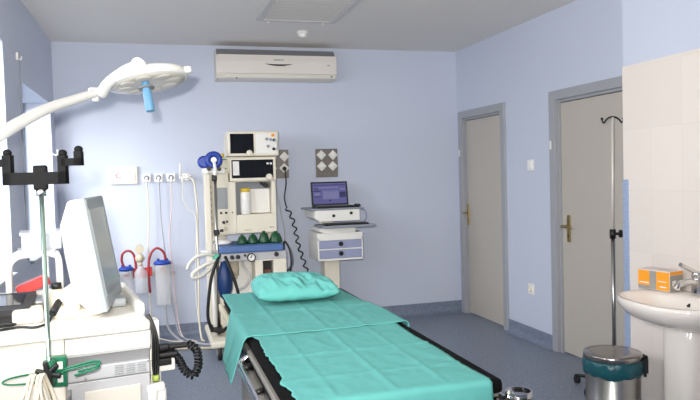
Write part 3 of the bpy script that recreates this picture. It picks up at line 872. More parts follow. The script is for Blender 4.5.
# pillow
def pillow_shape():
    mb = MB()
    n = 44
    cx, cy = -2.505, -3.345
    W, D, T = .208, .20, .052
    ang = -.02
    def f(sgn):
        def g(u, v):
            a, b = u * 2 - 1, v * 2 - 1
            k = (1 - a ** 4) * (1 - b ** 4)
            k = max(k, 0) ** .5
            x = a * W * (1 - .06 * b * b) ; y = b * D * (1 - .07 * a * a)
            z = sgn * T * k
            if sgn > 0:
                z *= 1.2 + .14 * b - .16 * a
                cr = noise.noise(V((a * 3.2 + b, b * 2.2 - a, 4))) * .030 + noise.noise(V((a * 9 + b * 3, b * 3, 9))) * .018
                z += cr * k * (.18 + .82 * min(1, max(0, (.35 - b) / .7)))
            else:
                z *= .8
            ed = max(abs(a), abs(b))
            z += .010 * noise.noise(V((a * 5, b * 5, 1))) * (ed ** 8)
            return V((cx + x * math.cos(ang) - y * math.sin(ang), cy + x * math.sin(ang) + y * math.cos(ang), ZM + .056 + z + .012 * (b + 1) * .5))
        return g
    mb.grid(f(1), n, n)
    mb.grid(f(-1), n, n)
    bmesh.ops.remove_doubles(mb.bm, verts=mb.bm.verts, dist=.0004)
    return mb
t = thing('pillow', 'rumpled teal pillow at the head end of the operating table', 'pillow', (-2.49, -3.26, ZM + .01))
part(t, 'cushion', pillow_shape(), 'tealp')

# ------------------------------------------------------------------ surgical lamp
t = thing('surgical_lamp', 'white round surgical lamp on a curved arm reaching in from the left', 'lamp', (XL, -3.55, 1.62))
C0 = V((-3.176, -2.94, 2.055))
AX = V((.16, -.13, -.97)).normalized()
hd = part(t, 'lamp_head', MB().lathe([(.03, -.030), (.12, -.030), (.175, -.024), (.203, -.010), (.208, .012), (.204, .028), (.188, .030)], C0, AX, n=48), 'lampwhite')
part(hd, 'lens', MB().lathe([(.189, .024), (.189, .031), (.15, .036), (.05, .038)], C0, AX, n=48), 'lens')
e1 = AX.orthogonal().normalized(); e2 = AX.cross(e1)
for k in range(8):
    q = C0 + AX * .033 + (e1 * math.cos(k * PI / 4 + .2) + e2 * math.sin(k * PI / 4 + .2)) * .125
    part(hd, 'led_lens', MB().lathe([(.043, 0), (.043, .003), (.034, .007), (.015, .009)], q, AX, n=20), 'lens')
rt_ = (V((.96, -.28, .06)) - AX * AX.dot(V((.96, -.28, .06)))).normalized()
q = C0 + rt_ * .206
part(hd, 'end_cap', MB().cyl(q - AX * .012, q + AX * .022, .022).cyl(q + rt_ * .012 - AX * .01, q + rt_ * .012 + AX * .02, .018), 'white2')
HB = V((-3.196, -3.0, 2.062)); HX = V((.025, -.03, -.185)).normalized()
hn = part(t, 'handle', MB().lathe([(.018, .0), (.019, .03), (.020, .05), (.0215, .09), (.0235, .19), (.021, .196)], HB, HX), 'handle')
part(hn, 'white_neck', MB().cyl(HB - HX * .01, HB + HX * .02, .024, .021), 'white2')
part(hn, 'guard_ring', MB().lathe([(.02, 0), (.042, .002), (.042, .006), (.02, .008)], HB + HX * .065, HX), 'band')
# yoke in front of the head
yk = [(-3.41, -2.96, 1.968), (-3.385, -3.0, 2.002), (-3.355, -3.035, 2.028), (-3.295, -3.08, 2.066), (-3.245, -3.10, 2.088), (-3.20, -3.11, 2.093)]
part(t, 'yoke', MB().tube(yk, .024, 12, rad=lambda u: .030 - .006 * u), 'lampwhite')
part(t, 'yoke_pivot', MB().cyl((-3.225, -3.155, 2.095), (-3.192, -3.04, 2.091), .031, n=28).cyl((-3.195, -3.06, 2.085), C0 + AX * .0, .02), 'white2')
part(t, 'elbow', MB().box((-3.475, -2.975, 1.955), (-3.395, -2.905, 2.0), .012).cyl((-3.44, -2.95, 1.93), (-3.44, -2.95, 1.96), .016), 'white')
part(t, 'arm', MB().tube([(-3.43, -2.94, 1.978), (-3.52, -3.06, 1.93), (-3.63, -3.22, 1.868), (-3.72, -3.37, 1.795), (-3.80, -3.50, 1.722), (-3.90, -3.53, 1.66), (-3.96, -3.545, 1.63)], .03, 14, rad=lambda u: .022 + .010 * u), 'lampwhite')
part(t, 'wall_bracket', MB().box((XL + .002, -3.62, 1.50), (XL + .03, -3.48, 1.76), .01).cyl((-3.965, -3.55, 1.56), (-3.965, -3.55, 1.68), .035).box((XL + .02, -3.575, 1.57), (-3.97, -3.525, 1.61)), 'lampwhite')

# cord and hook beside window
t = thing('pull_cord', 'thin pull cord on a small hook on the left wall between the windows', 'cord', (XL, -1.745, 2.36))
part(t, 'hook', MB().box((XL + .001, -1.76, 2.335), (XL + .015, -1.73, 2.385), .003).tube([(XL + .012, -1.745, 2.345), (XL + .03, -1.745, 2.338), (XL + .034, -1.745, 2.36)], .004), 'white')
part(t, 'cord', MB().tube([(XL + .018, -1.745, 2.34), (XL + .016, -1.746, 1.7), (XL + .018, -1.75, 1.0)], .004), 'plategrey')

# slim drip stand in the corner
t = thing('drip_stand', 'slim white drip stand with small hooks near the left wall', 'drip stand', (-3.84, -2.04, 0))
part(t, 'pole', MB().cyl((-3.84, -2.04, .05), (-3.83, -2.04, 1.72), .009), 'white2')
for s in (-1, 1):
    part(t, 'hook', MB().tube([(-3.83, -2.04, 1.715), (-3.83 + s * .04, -2.045, 1.70), (-3.83 + s * .075, -2.05, 1.69), (-3.83 + s * .085, -2.05, 1.70), (-3.83 + s * .083, -2.05, 1.725)], .005), 'white2')
for k in range(4):
    a_ = PI / 4 + k * PI / 2
    q = V((-3.84 + .15 * math.cos(a_), -2.04 + .15 * math.sin(a_), .045))
    lg = part(t, 'leg', MB().tube([(-3.84, -2.04, .09), q], .010, sm=0), 'white2')
    part(lg, 'caster', MB().cyl((q.x - .01, q.y, .022), (q.x + .01, q.y, .022), .022), 'rubber')

# ------------------------------------------------------------------ foreground cart (own axes, turned 9 degrees)
O = V((-3.199, -4.224, 0))
RZ = math.radians(9)
EX = V((math.cos(RZ), math.sin(RZ), 0)); EY = V((-math.sin(RZ), math.cos(RZ), 0))
def T(x, y, z): return O + EX * x + EY * y + V((0, 0, z))
CM = Matrix.Translation(O) @ Matrix.Rotation(RZ, 4, 'Z')
def cartpart(parent, name, mb, m, label=None):
    mb.bm.transform(CM)
    return part(parent, name, mb, m, label)
def cthing(name, label, cat, x, y, z, group=None):
    return thing(name, label, cat, T(x, y, z), RZ, group)
ZT = 1.02
cart = cthing('equipment_cart', 'white wheeled equipment cart with vented front panel, nearest on the left', 'cart', 0, 0, 0)
cartpart(cart, 'body', MB().box((-.60, .004, .12), (-.282, .66, .985), .006).box((-.282, .03, .12), (-.004, .66, .985), .004), 'cartwhite')
top = MB().box((-.61, -.012, .984), (.0, .68, ZT), .012, seg=3)
cartpart(cart, 'worktop', top, 'worktop')
rm = MB().box((-.03, .10, ZT - .004), (.0, .68, ZT + .045), .012).box((-.60, .645, ZT - .004), (-.02, .68, ZT + .045), .012)
cartpart(cart, 'raised_rim', rm, 'worktop')
cartpart(cart, 'apron', MB().prism([(-.28, .028, .984), (-.28, .0, .98), (-.28, -.004, .93), (-.28, .006, .918), (-.28, .03, .915)], (.277, 0, 0)), 'white2')
cartpart(cart, 'recess_band', MB().box((-.281, .022, .878), (-.005, .031, .916)), 'band')
vp = MB().box((-.281, .006, .832), (-.006, .03, .879), .003)
pn = cartpart(cart, 'vent_panel', vp, 'cartgrey')
for r in range(5):
    for c in range(3):
        x = -.125 + c * .038
        cartpart(pn, 'louvre', MB().box((x, .001, .840 + r * .0075), (x + .030, .007, .8425 + r * .0075), .001), 'bezel')
cartpart(pn, 'screw', MB().cyl((-.22, .003, .838), (-.22, .008, .838), .004, n=10), 'band')
cartpart(pn, 'screw', MB().cyl((-.012, .003, .872), (-.012, .008, .872), .004, n=10), 'band')
dr = cartpart(cart, 'door', MB().box((-.279, .008, .16), (-.006, .03, .829), .004), 'cartgrey')
cartpart(dr, 'inset_panel', MB().box((-.225, .003, .22), (-.04, .009, .795), .003), 'cartwhite')
cartpart(dr, 'hinge', MB().cyl((-.272, .004, .775), (-.272, .004, .81), .006), 'band')
for x, y in ((-.55, .06), (-.05, .08), (-.55, .6), (-.05, .6)):
    c = cartpart(cart, 'caster', MB().cyl((x - .014, y, .05), (x + .014, y, .05), .05), 'rubber')
    cartpart(c, 'fork', MB().box((x - .022, y - .018, .05), (x - .016, y + .018, .12)).box((x + .016, y - .018, .05), (x + .022, y + .018, .12)), 'steel')
# holder for the handset on the right flank
hl = cartpart(cart, 'side_holder', MB().box((.004, .10, .80), (.10, .22, .845), .006).box((-.004, .12, .70), (.05, .2, .99), .004), 'white')

# handset and its coiled cord
t = cthing('handset', 'black handset with curly cord in the white side holder of the cart', 'handset', .06, .15, .84)
cartpart(t, 'handset_body', MB().box((.02, .09, .848), (.115, .14, .872), .01).box((.025, .1, .872), (.085, .135, .9), .01).box((.07, .11, .875), (.155, .15, .892), .008).box((.02, .085, .825), (.085, .1, .85), .004), 'black')
cartpart(t, 'curly_cord', MB().coil([(.09, .12, .86), (.115, .12, .835), (.14, .12, .785), (.17, .12, .765), (.19, .12, .80), (.185, .125, .86), (.15, .13, .888)], .013, .0052, .013), 'black')
t = cthing('cable_bundle', 'black cables with a yellow green tie hanging at the right end of the cart', 'cable', .03, .05, .8)
for k in range(3):
    cartpart(t, 'cable', MB().tube([(-.004 + .004 * k, .06, ZT + .006), (.010 + .004 * k, .05, ZT - .03), (.013 + .008 * k, .04, .93), (.010 + .009 * k, .04, .85), (.012 + .005 * k, .035, .79), (.010 + .005 * k, .04, .70)], .0045), 'black')
cartpart(t, 'tie', MB().cyl((.017, .036, .79), (.017, .036, .81), .013), mat('lime tie', (170, 190, 90), .5))
t2_ = cthing('adapter', 'white plug adapters hanging on the black cables beside the cart door', 'adapter', .02, .03, .7)
cartpart(t2_, 'adapter_body', MB().box((-.02, .005, .755), (.045, .045, .785), .008).cyl((.0, .022, .70), (.0, .022, .76), .02).cyl((.034, .026, .68), (.034, .026, .76), .017), 'white')

# monitor (tilted back, screen facing right)
mon = cthing('display_monitor', 'white box monitor seen from its side with grey screen facing right', 'monitor', -.22, .3, ZT)
s_dir = (EX * .22 + EY * .975).normalized()          # along the screen's width, away from the camera
n_dir = V((s_dir.y, -s_dir.x, 0))                    # out of the screen, to the right
tl = math.radians(9)
nT = (n_dir * math.cos(tl) + V((0, 0, 1)) * math.sin(tl)).normalized()
uT = (V((0, 0, 1)) * math.cos(tl) - n_dir * math.sin(tl)).normalized()
P0 = T(-.128, .12, 1.042)                             # near bottom corner of the screen face
SW, SH = .44, .418
def mpt(s, h, d): return P0 + s_dir * s + uT * h + nT * d
def mquad(s0, s1, h0, h1, d): return [mpt(s0, h0, d), mpt(s1, h0, d), mpt(s1, h1, d), mpt(s0, h1, d)]
mb = MB()
mb.rings([mquad(0, SW, 0, SH, -.022), mquad(.004, SW - .004, .0, SH, -.05), mquad(.01, SW - .01, .012, SH - .006, -.062), mquad(.03, SW - .03, .06, SH - .085, -.105), mquad(.07, SW - .07, .11, SH - .2, -.118)], smooth=False)
part(mon, 'rear_housing', mb, 'montop')
mb = MB()
mb.rings([mquad(0, SW, 0, SH, -.022), mquad(0, SW, 0, SH, -.002), mquad(.008, SW - .008, .008, SH - .006, .004), mquad(.04, SW - .04, .05, SH - .045, .0)], smooth=False)
part(mon, 'bezel', mb, 'bezel')
part(mon, 'screen', MB().rings([mquad(.038, SW - .038, .048, SH - .043, .0), mquad(.04, SW - .04, .05, SH - .045, .0025)], smooth=False), 'glassglare')
pv = mpt(.06, .085, -.12)
part(mon, 'tilt_pivot', MB().cyl(pv - s_dir * .06, pv + s_dir * .2, .030), 'cream')
ft = V((pv.x, pv.y, ZT))
part(mon, 'stand_neck', MB().box((pv.x - .028, pv.y - .02, ZT + .02), (pv.x + .028, pv.y + .13, pv.z + .005), .012), 'cream')
part(mon, 'stand_foot', MB().lathe([(.10, 0), (.10, .012), (.07, .025), (.03, .035)], (pv.x + .01, pv.y + .06, ZT + .001), n=32), 'cream')
# base unit below monitor
o = solo('keypad_unit', MB().box((-.038, -.055, 0), (.038, .055, .034), .012), 'bezel', 'low grey control block on the cart worktop right of the monitor', 'control block')
o.location = T(-.078, .36, ZT + .001)
o.rotation_euler = (0, 0, RZ)

# clutter on the worktop
t = cthing('tablet_device', 'black slab device lying at the left end of the cart worktop', 'device', -.46, .28, ZT)
cartpart(t, 'body', MB().prism([(-.56, .18, ZT + .03), (-.385, .18, ZT + .03), (-.36, .42, ZT + .055), (-.56, .42, ZT + .055)], (0, 0, .022)), 'black')
cartpart(t, 'foot', MB().box((-.55, .2, ZT + .001), (-.40, .22, ZT + .031), .004), 'rubber')
cartpart(t, 'foot', MB().box((-.55, .36, ZT + .001), (-.385, .38, ZT + .052), .004), 'rubber')
cartpart(t, 'glossy_face', MB().prism([(-.55, .235, ZT + .0585), (-.41, .235, ZT + .0585), (-.395, .385, ZT + .0742), (-.55, .385, ZT + .0742)], (0, 0, .0015)), 'screen')
t = cthing('signal_cable', 'thin black cable with ferrite bead running across the cart worktop', 'cable', -.34, .2, ZT)
cartpart(t, 'cable', MB().tube([(-.58, .10, ZT + .005), (-.50, .075, ZT + .005), (-.42, .09, ZT + .006), (-.37, .06, ZT + .005), (-.33, .075, ZT + .012), (-.315, .10, ZT + .03), (-.29, .17, ZT + .06), (-.275, .20, ZT + .075), (-.262, .225, ZT + .08)], .0045), 'black')
cartpart(t, 'loop', MB().tube([(-.58, .14, ZT + .006), (-.48, .145, ZT + .012), (-.43, .12, ZT + .012), (-.46, .10, ZT + .012), (-.58, .08, ZT + .012)], .0045), 'black')
cartpart(t, 'ferrite_bead', MB().cyl((-.312, .115, ZT + .036), (-.288, .18, ZT + .064), .013), 'rubber')
solo('beige_box', MB().box((-.05, -.05, 0), (.05, .05, .05), .012), 'cream', 'small beige plastic block on the cart beside the pole', 'plastic block', (0, 0, 0))
bb = bpy.data.objects['beige_box']; bb.location = T(-.39, .20, ZT + .001); bb.rotation_euler = (0, 0, RZ)

rack = cthing('tray_rack', 'white bent tube rack at the back of the cart under the clear tray', 'rack', -.42, .55, ZT)
for y in (.47, .62):
    cartpart(rack, 'tube_frame', MB().tube([(-.455, y, ZT + .001), (-.455, y, ZT + .10), (-.452, y, ZT + .17), (-.425, y, ZT + .205), (-.38, y, ZT + .212), (-.33, y, ZT + .212), (-.285, y, ZT + .205), (-.272, y, ZT + .17), (-.272, y, ZT + .001)], .012, 10), 'white2')
cartpart(rack, 'shelf', MB().box((-.42, .475, ZT + .222), (-.285, .615, ZT + .23)), 'white2')
t = cthing('instrument_tray', 'clear plastic box lying on top of the white tube rack', 'box', -.32, .5, ZT + .232)
tb = MB()
x0, x1, y0, y1, z0 = -.405, -.262, .46, .63, ZT + .232
tb.box((x0, y0, z0), (x1, y1, z0 + .006)).box((x0, y0, z0), (x0 + .004, y1, z0 + .055)).box((x1 - .004, y0, z0), (x1, y1, z0 + .055)).box((x0, y0, z0), (x1, y0 + .004, z0 + .055)).box((x0, y1 - .004, z0), (x1, y1, z0 + .055))
cartpart(t, 'tray', tb, 'clear')
cartpart(t, 'cover', MB().box((x0 - .006, y0 - .006, z0 + .056), (x1 + .006, y1 + .006, z0 + .07), .004), 'clear')
cartpart(t, 'contents', MB().box((x0 + .02, y0 + .02, z0 + .007), (x1 - .02, y1 - .02, z0 + .03), .004), 'paper')
solo('red_folder', MB().box((-.062, -.04, -.02), (.062, .04, .02), .004, rot=Matrix.Rotation(-.36, 4, 'Y')), 'red', 'red box tilted on the papers under the tray rack', 'box')
rf = bpy.data.objects['red_folder']; rf.location = T(-.37, .545, ZT + .085); rf.rotation_euler = (0, 0, RZ)
fo = MB()
for k in range(4):
    fo.use(('paper', 'band', 'paper', 'plategrey')[k])
    fo.box((-.075 - .002 * k, -.058, .008 * k + .0008), (.07, .058, .008 * k + .0075), .001)
solo('paper_stack', fo, 'paper', 'low stack of papers and folders lying under the tray rack', 'papers')
ps = bpy.data.objects['paper_stack']; ps.location = T(-.36, .545, ZT + .001); ps.rotation_euler = (0, 0, RZ)
solo('gauze_pack', MB().box((-.026, -.03, 0), (.026, .03, .08), .012), 'paper', 'white soft pack standing on the cart in front of the tray rack', 'pack')
gp = bpy.data.objects['gauze_pack']; gp.location = T(-.312, .40, ZT + .001); gp.rotation_euler = (0, 0, RZ + .2)
t = cthing('small_bottle', 'small cream bottle with dark cap in front of the tray rack', 'bottle', -.29, .33, ZT + .001)
cartpart(t, 'bottle_body', MB().lathe([(.026, 0), (.03, .01), (.03, .07), (.018, .09)], (-.29, .33, ZT + .001)), 'creamd')
cartpart(t, 'cap', MB().cyl((-.29, .33, ZT + .09), (-.29, .33, ZT + .115), .018), 'black')

# clamped pole with black cable holder in front of the cart
PX, PY = -3.518, -4.335
t = thing('cable_pole', 'chrome pole with black forked holder clamped to the front of the cart', 'pole', (PX, PY, 0))
part(t, 'pole', MB().cyl((PX, PY, .02), (PX, PY, 1.50), .0078), 'polegreen')
part(t, 'pole_foot', MB().lathe([(.03, 0), (.03, .012), (.014, .03)], (PX, PY, .001)), 'rubber')
hx = V((.97, -.24, 0))
def hp(a, z): return V((PX, PY, z)) + hx * a
hk = MB()
def hbar(a0, a1, z0, z1, d=.014):
    q = [hp(a0, z0), hp(a1, z0), hp(a1, z1), hp(a0, z1)]
    nn = V((.24, .97, 0)) * d
    hk.prism([p - nn for p in q], nn * 2)
hbar(-.115, .085, 1.508, 1.548)
hbar(-.115, -.088, 1.508, 1.605); hbar(.06, .085, 1.508, 1.6)
hbar(-.20, -.10, 1.568, 1.592); hbar(.072, .135, 1.566, 1.59); hbar(.112, .135, 1.566, 1.612)
hbar(-.20, -.178, 1.568, 1.612)
hkp = part(t, 'forked_holder', hk, 'holder')
part(hkp, 'hub', MB().box(hp(-.022, 1.49) - V((.0, .02, 0)), hp(.022, 1.57) + V((0, .02, 0)), .006), 'holder')
for a_, z in ((-.102, 1.612), (.073, 1.607), (.124, 1.618), (-.189, 1.618)):
    part(hkp, 'tip', MB().ball(hp(a_, z), (.014, .014, .012)), 'holder')
part(t, 'collar', MB().cyl((PX, PY, 1.47), (PX, PY, 1.492), .016), 'chrome')
bp = MB().box((PX - .002, PY + .012, .84), (PX + .05, PY + .05, .94), .004)
br_ = part(t, 'green_clamp', bp, 'wiregreen')
part(br_, 'clamp_sleeve', MB().cyl((PX, PY, .855), (PX, PY, .935), .018), 'wiregreen')
part(br_, 'slot', MB().box((PX + .022, PY + .008, .90), (PX + .04, PY + .013, .925), .002).box((PX + .022, PY + .008, .856), (PX + .04, PY + .013, .88), .002), 'white')
kn = MB()
for k in range(3):
    kn.box((PX - .04, PY - .035, .891), (PX + .04, PY - .018, .907), .005, rot=Matrix.Rotation(k * PI / 3 + .3, 4, 'Y'))
kn.cyl((PX, PY - .036, .899), (PX, PY, .899), .014)
part(br_, 'star_knob', kn, 'black')
def wl(pts): return MB().tube([V((PX, PY, 0)) + V(p) for p in pts], .0035, 6)
part(t, 'wire_hanger', wl([(-.01, -.02, .895), (-.05, -.04, .905), (-.10, -.06, .905), (-.125, -.07, .897), (-.11, -.07, .888), (-.06, -.06, .882), (-.01, -.04, .88)]), 'wiregreen')
part(t, 'wire_hanger', wl([(.02, -.01, .89), (.07, -.02, .905), (.14, -.03, .918), (.155, -.035, .91), (.14, -.045, .902), (.08, -.045, .89)]), 'wiregreen')
part(t, 'wire_hanger', wl([(.02, .0, .895), (.08, -.01, .912), (.145, -.02, .925), (.158, -.03, .918), (.145, -.04, .91), (.09, -.04, .90)]), 'wiregreen')
t = thing('cable_hank', 'bundle of off-white cables hanging over the green wire hook on the cart', 'cable', (PX - .04, PY - .05, .88))
for k in range(6):
    a0 = -.06 + .008 * k + .006 * math.sin(k * 5)
    dx = (-.07, -.01, -.045, .0, -.03, .03)[k]
    part(t, 'cable_loop', MB().tube([V((PX, PY, 0)) + V(p) for p in ((a0 + dx * .8, -.075, .60), (a0 + dx * .5, -.075, .76), (a0 + .004, -.072, .875), (a0 + .012, -.06 , .905), (a0 + .02, -.046, .885), (a0 + .03 + .004 * k, -.044, .78), (a0 + .034 + .004 * k, -.05, .60))], .0048, 8), 'cable')

# ------------------------------------------------------------------ right side: basin, tap, carton, bin, drip stand
t = thing('wash_basin', 'white porcelain wash basin on a pedestal against the cream tiles', 'wash basin', (-.56, -3.88, 0))
BC = V((-.604, -3.835, 0))
def bring(sx, sy, z, ox=0., n=56, ex=2.5):
    out = []
    for k in range(n):
        a_ = 2 * PI * k / n
        c, s = math.cos(a_), math.sin(a_)
        e = ex if c < 0 else 4.5
        x = math.copysign(abs(c) ** (2 / e), c) * sx
        y = math.copysign(abs(s) ** (2 / (2.3 if c < 0 else 3.2)), s) * sy
        out.append(BC + V((x + ox, y, z)))
    return out
mb = MB()
SX, SY = .240, .31
mb.rings([bring(.10, .11, .665, .10), bring(.135, .15, .675, .085), bring(.18, .225, .70, .05), bring(.218, .278, .738, .018), bring(SX - .006, SY - .008, .78, .002), bring(SX, SY, .805), bring(SX - .004, SY - .005, .82), bring(SX - .014, SY - .016, .825),
          bring(.186, .27, .815, -.046), bring(.176, .255, .795, -.05), bring(.15, .21, .745, -.044), bring(.09, .12, .715, -.03), bring(.03, .035, .71, -.02)])
part(t, 'bowl', mb, 'porcelain')
part(t, 'drain', MB().lathe([(.03, 0), (.03, .004), (.02, .006)], BC + V((-.02, 0, .711))), 'chrome')
part(t, 'overflow_hole', MB().cyl((-.492, -3.80, .768), (-.474, -3.80, .778), .010), 'rubber')
mb = MB()
def pr(z, sx, sy): return [V((-.482, -3.80, z)) + V((math.copysign(abs(math.cos(a_)) ** .7, math.cos(a_)) * sx, math.copysign(abs(math.sin(a_)) ** .7, math.sin(a_)) * sy, 0)) for a_ in [2 * PI * k / 32 for k in range(32)]]
mb.rings([pr(0.001, .105, .125), pr(.03, .105, .12), pr(.2, .115, .118), pr(.5, .115, .118), pr(.66, .11, .12), pr(.68, .10, .11)])
part(t, 'pedestal', mb, 'porcelain')
t = thing('basin_tap', 'chrome lever tap at the back of the wash basin', 'tap', (-.41, -3.80, .825))
part(t, 'tap_body', MB().lathe([(.032, 0), (.030, .012), (.027, .08), (.030, .095)], (-.43, -3.80, .826)), 'chrome')
part(t, 'spout', MB().tube([(-.43, -3.80, .885), (-.48, -3.802, .90), (-.55, -3.804, .89), (-.57, -3.804, .868)], .018, 10), 'chrome')
part(t, 'lever', MB().tube([(-.415, -3.80, .93), (-.46, -3.80, .955), (-.54, -3.80, .995)], .012, 8).lathe([(.030, 0), (.028, .025), (.012, .033)], (-.43, -3.80, .922)), 'chrome')

gb = MB()
t = thing('glove_carton', 'orange and grey carton of gloves standing on the back of the basin', 'carton', (-.475, -3.575, .826))
gx0, gx1, gy0, gy1, gz0, gz1 = -.53, -.42, -3.675, -3.475, .827, .938
part(t, 'carton', MB().box((gx0, gy0, gz0), (gx1, gy1, gz1), .002), 'boxwhite')
f = .0012
part(t, 'orange_print', MB().box((gx0 - f, gy0 + .002, gz0 + .004), (gx0, gy0 + .082, gz1 - .006)), 'orange')
part(t, 'orange_print', MB().box((gx0 - f, gy1 - .075, gz0 + .022), (gx0, gy1 - .002, gz1 - .006)), 'orange')
part(t, 'grey_print', MB().box((gx0 - f, gy0 + .082, gz0 + .004), (gx0, gy1 - .075, gz1 - .006)).box((gx0 - f, gy1 - .075, gz0 + .002), (gx0, gy1 - .002, gz0 + .022)), 'boxgrey')
part(t, 'grey_end_print', MB().box((gx0 + .002, gy0 - f, gz0 + .003), (gx1 - .002, gy0, gz1 - .024)), 'boxgrey')
part(t, 'orange_band', MB().box((gx0 + .002, gy0 - f, gz1 - .022), (gx1 - .002, gy0, gz1 - .003)), 'orange')
for y_0, y_1, z_0, z_1 in ((gy1 - .07, gy1 - .012, .034, .04), (gy0 + .02, gy0 + .06, .02, .026), (gy0 + .02, gy0 + .07, .05, .054)):
    part(t, 'print_bar', MB().box((gx0 - .002, y_0, gz0 + z_0), (gx0 - f, y_1, gz0 + z_1)), 'paper')
for x_0, x_1, z_0, z_1 in ((.02, .05, .03, .06), (.06, .085, .015, .035)):
    part(t, 'print_patch', MB().box((gx0 + x_0, gy0 - .002, gz0 + z_0), (gx0 + x_1, gy0 - f, gz0 + z_1)), 'paper')
t.rotation_euler = (0, 0, math.radians(13))
# pedal bin
BB = V((-.735, -3.50, 0))
t = thing('pedal_bin', 'round chrome pedal bin with teal liner standing left of the basin pedestal', 'bin', BB)
part(t, 'body', MB().lathe([(.146, .0), (.149, .012), (.149, .03), (.146, .032), (.146, .38), (.142, .39)], BB + V((0, 0, .001)), n=48), 'steel')
part(t, 'base_ring', MB().lathe([(.152, .0), (.154, .006), (.154, .024), (.150, .028)], BB + V((0, 0, .0005)), n=48), 'black')
lb = MB()
rg = []
for r_, z in ((.147, .36), (.152, .367), (.158, .38), (.160, .41), (.158, .44), (.152, .45)):
    rg.append([BB + V((math.cos(a_) * (r_ + .004 * math.sin(a_ * 13 + z * 60)), math.sin(a_) * (r_ + .004 * math.sin(a_ * 13 + z * 60)), z + (.006 * math.sin(a_ * 4 + 1) + .003 * math.sin(a_ * 9) if z < .37 else 0))) for a_ in [2 * PI * k / 72 for k in range(72)]])
lb.rings(rg)
part(t, 'liner', lb, 'bag')
part(t, 'lid', MB().lathe([(.152, .450), (.157, .452), (.157, .476), (.154, .481), (.10, .483), (.05, .484)], BB, n=48), 'lidsteel')
hdir = V((.83, -.55, 0)).normalized()
def bb(a0, a1, z0, z1, wd): 
    s = V((-hdir.y, hdir.x, 0)) * wd
    q0, q1 = BB + hdir * a0, BB + hdir * a1
    return MB().prism([q0 - s + V((0, 0, z0)), q1 - s + V((0, 0, z0)), q1 - s + V((0, 0, z1)), q0 - s + V((0, 0, z1))], s * 2)
hg = bb(.155, .182, .375, .455, .025)
part(t, 'hinge', hg, 'black')
part(t, 'hinge_pin', bb(.16, .175, .35, .375, .01).cyl(BB + hdir * .178 + V((0, 0, .455)), BB + hdir * .15 + V((0, 0, .468)), .012), 'black')
part(t, 'pedal', bb(-.215, -.15, .012, .03, .035), 'black')

# drip stand behind the bin
DX, DY = -.24, -2.866
t = thing('drip_stand', 'tall drip stand with black double hook before the right-hand door', 'drip stand', (DX, DY, 0))
part(t, 'lower_pole', MB().cyl((DX, DY, .06), (DX, DY, 1.06), .0125), 'steel')
part(t, 'upper_pole', MB().cyl((DX, DY, 1.05), (DX + .012, DY, 1.845), .0085), 'polesteel')
part(t, 'height_clamp', MB().cyl((DX, DY, 1.04), (DX, DY, 1.10), .02).cyl((DX, DY, 1.07), (DX + .045, DY - .02, 1.07), .009).box((DX + .035, DY - .03, 1.045), (DX + .058, DY - .01, 1.095), .006), 'black')
for s in (-1, 1):
    part(t, 'hook', MB().tube([(DX + .012, DY, 1.848), (DX + .012 + s * .025, DY - s * .006, 1.842), (DX + .012 + s * .045, DY - s * .012, 1.825), (DX + .012 + s * .055, DY - s * .015, 1.81), (DX + .012 + s * .066, DY - s * .017, 1.815), (DX + .012 + s * .07, DY - s * .018, 1.832)], .0055, 8).ball((DX + .012 + s * .07, DY - s * .018, 1.836), .009), 'black')
part(t, 'hub', MB().lathe([(.03, .05), (.03, .085), (.016, .11)], (DX, DY, 0)), 'black')
for k in range(5):
    a_ = math.radians(113 + 72 * k)
    rl = .285 if k == 0 else .225
    q = V((DX + rl * math.cos(a_), DY + rl * math.sin(a_), .055))
    lg = part(t, 'leg', MB().tube([(DX, DY, .075), ((DX + q.x) / 2, (DY + q.y) / 2, .07), q], .012), 'black')
    part(lg, 'caster', MB().cyl((q.x - .012, q.y, .026), (q.x + .012, q.y, .026), .026).box((q.x - .016, q.y - .01, .04), (q.x + .016, q.y + .01, .062)), 'rubber')

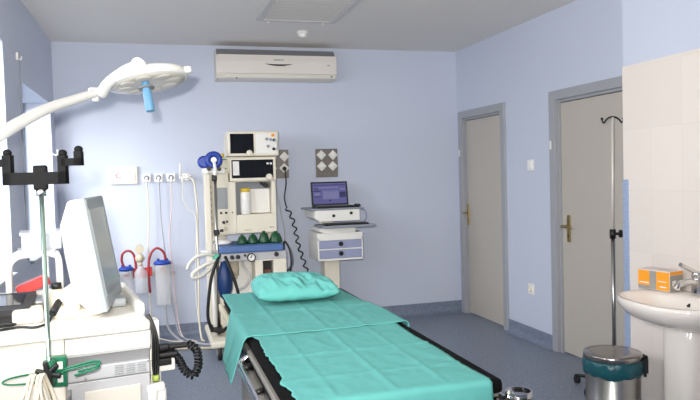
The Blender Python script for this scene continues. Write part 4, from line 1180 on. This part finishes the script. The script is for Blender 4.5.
# ------------------------------------------------------------------ light
wd = bpy.data.worlds.new('sky')
SC.world = wd
wd.use_nodes = True
bg = wd.node_tree.nodes['Background']
bg.inputs[0].default_value = lin((222, 234, 255)) + (1,)
bg.inputs[1].default_value = .7

def area(name, loc, rot, sx, sy, portal):
    l = bpy.data.lights.new(name, 'AREA')
    l.shape = 'RECTANGLE'
    l.size = sx
    l.size_y = sy
    o = bpy.data.objects.new(name, l)
    COL.objects.link(o)
    o.location = loc
    o.rotation_euler = rot
    if portal:
        l.cycles.is_portal = True
    return o
for (y0, y1, z0, z1), e in ((W1, 190), (W2, 160), (W3, 170), (W4, 180)):
    o = area('window_daylight', (XL - 1.2, (y0 + y1) / 2 - .7, (z0 + z1) / 2 + .85), (0, 0, 0), z1 - z0 + .5, y1 - y0 + .5, False)
    o.rotation_euler = V((1.2, .7, -.85)).to_track_quat('-Z', 'Y').to_euler()
    o.data.energy = e
    o.data.color = (.96, .98, 1)
# the photographer's flash, a little above and left of the lens
fl = bpy.data.lights.new('camera_flash', 'SPOT')
fl.energy = 620
fl.spot_size = math.radians(96)
fl.spot_blend = .9
fl.shadow_soft_size = .03
fl.color = (1, .96, .9)
fo_ = bpy.data.objects.new('camera_flash', fl)
COL.objects.link(fo_)
fo_.location = (-3.25, -6.70, 1.63)
fo_.rotation_euler = V((.26, .96, .26)).to_track_quat('-Z', 'Y').to_euler()

# ------------------------------------------------------------------ camera
cd = bpy.data.cameras.new('camera')
cd.sensor_width = 36
cd.lens = 678.117 / 700 * 36
cd.clip_start = .05
co = bpy.data.objects.new('camera', cd)
COL.objects.link(co)
r = V((.95991, -.27891, -.02806)); u = V((.0372, .02751, .99893)); f_ = V((.27784, .95992, -.03679))
mt = Matrix(((r.x, u.x, -f_.x, -3.17083), (r.y, u.y, -f_.y, -6.71363), (r.z, u.z, -f_.z, 1.51064), (0, 0, 0, 1)))
co.matrix_world = mt
SC.camera = co
vs = SC.view_settings
vs.view_transform = 'Standard'
vs.look = 'None'
vs.gamma = 1
vs.exposure = .03
vs.use_curve_mapping = False
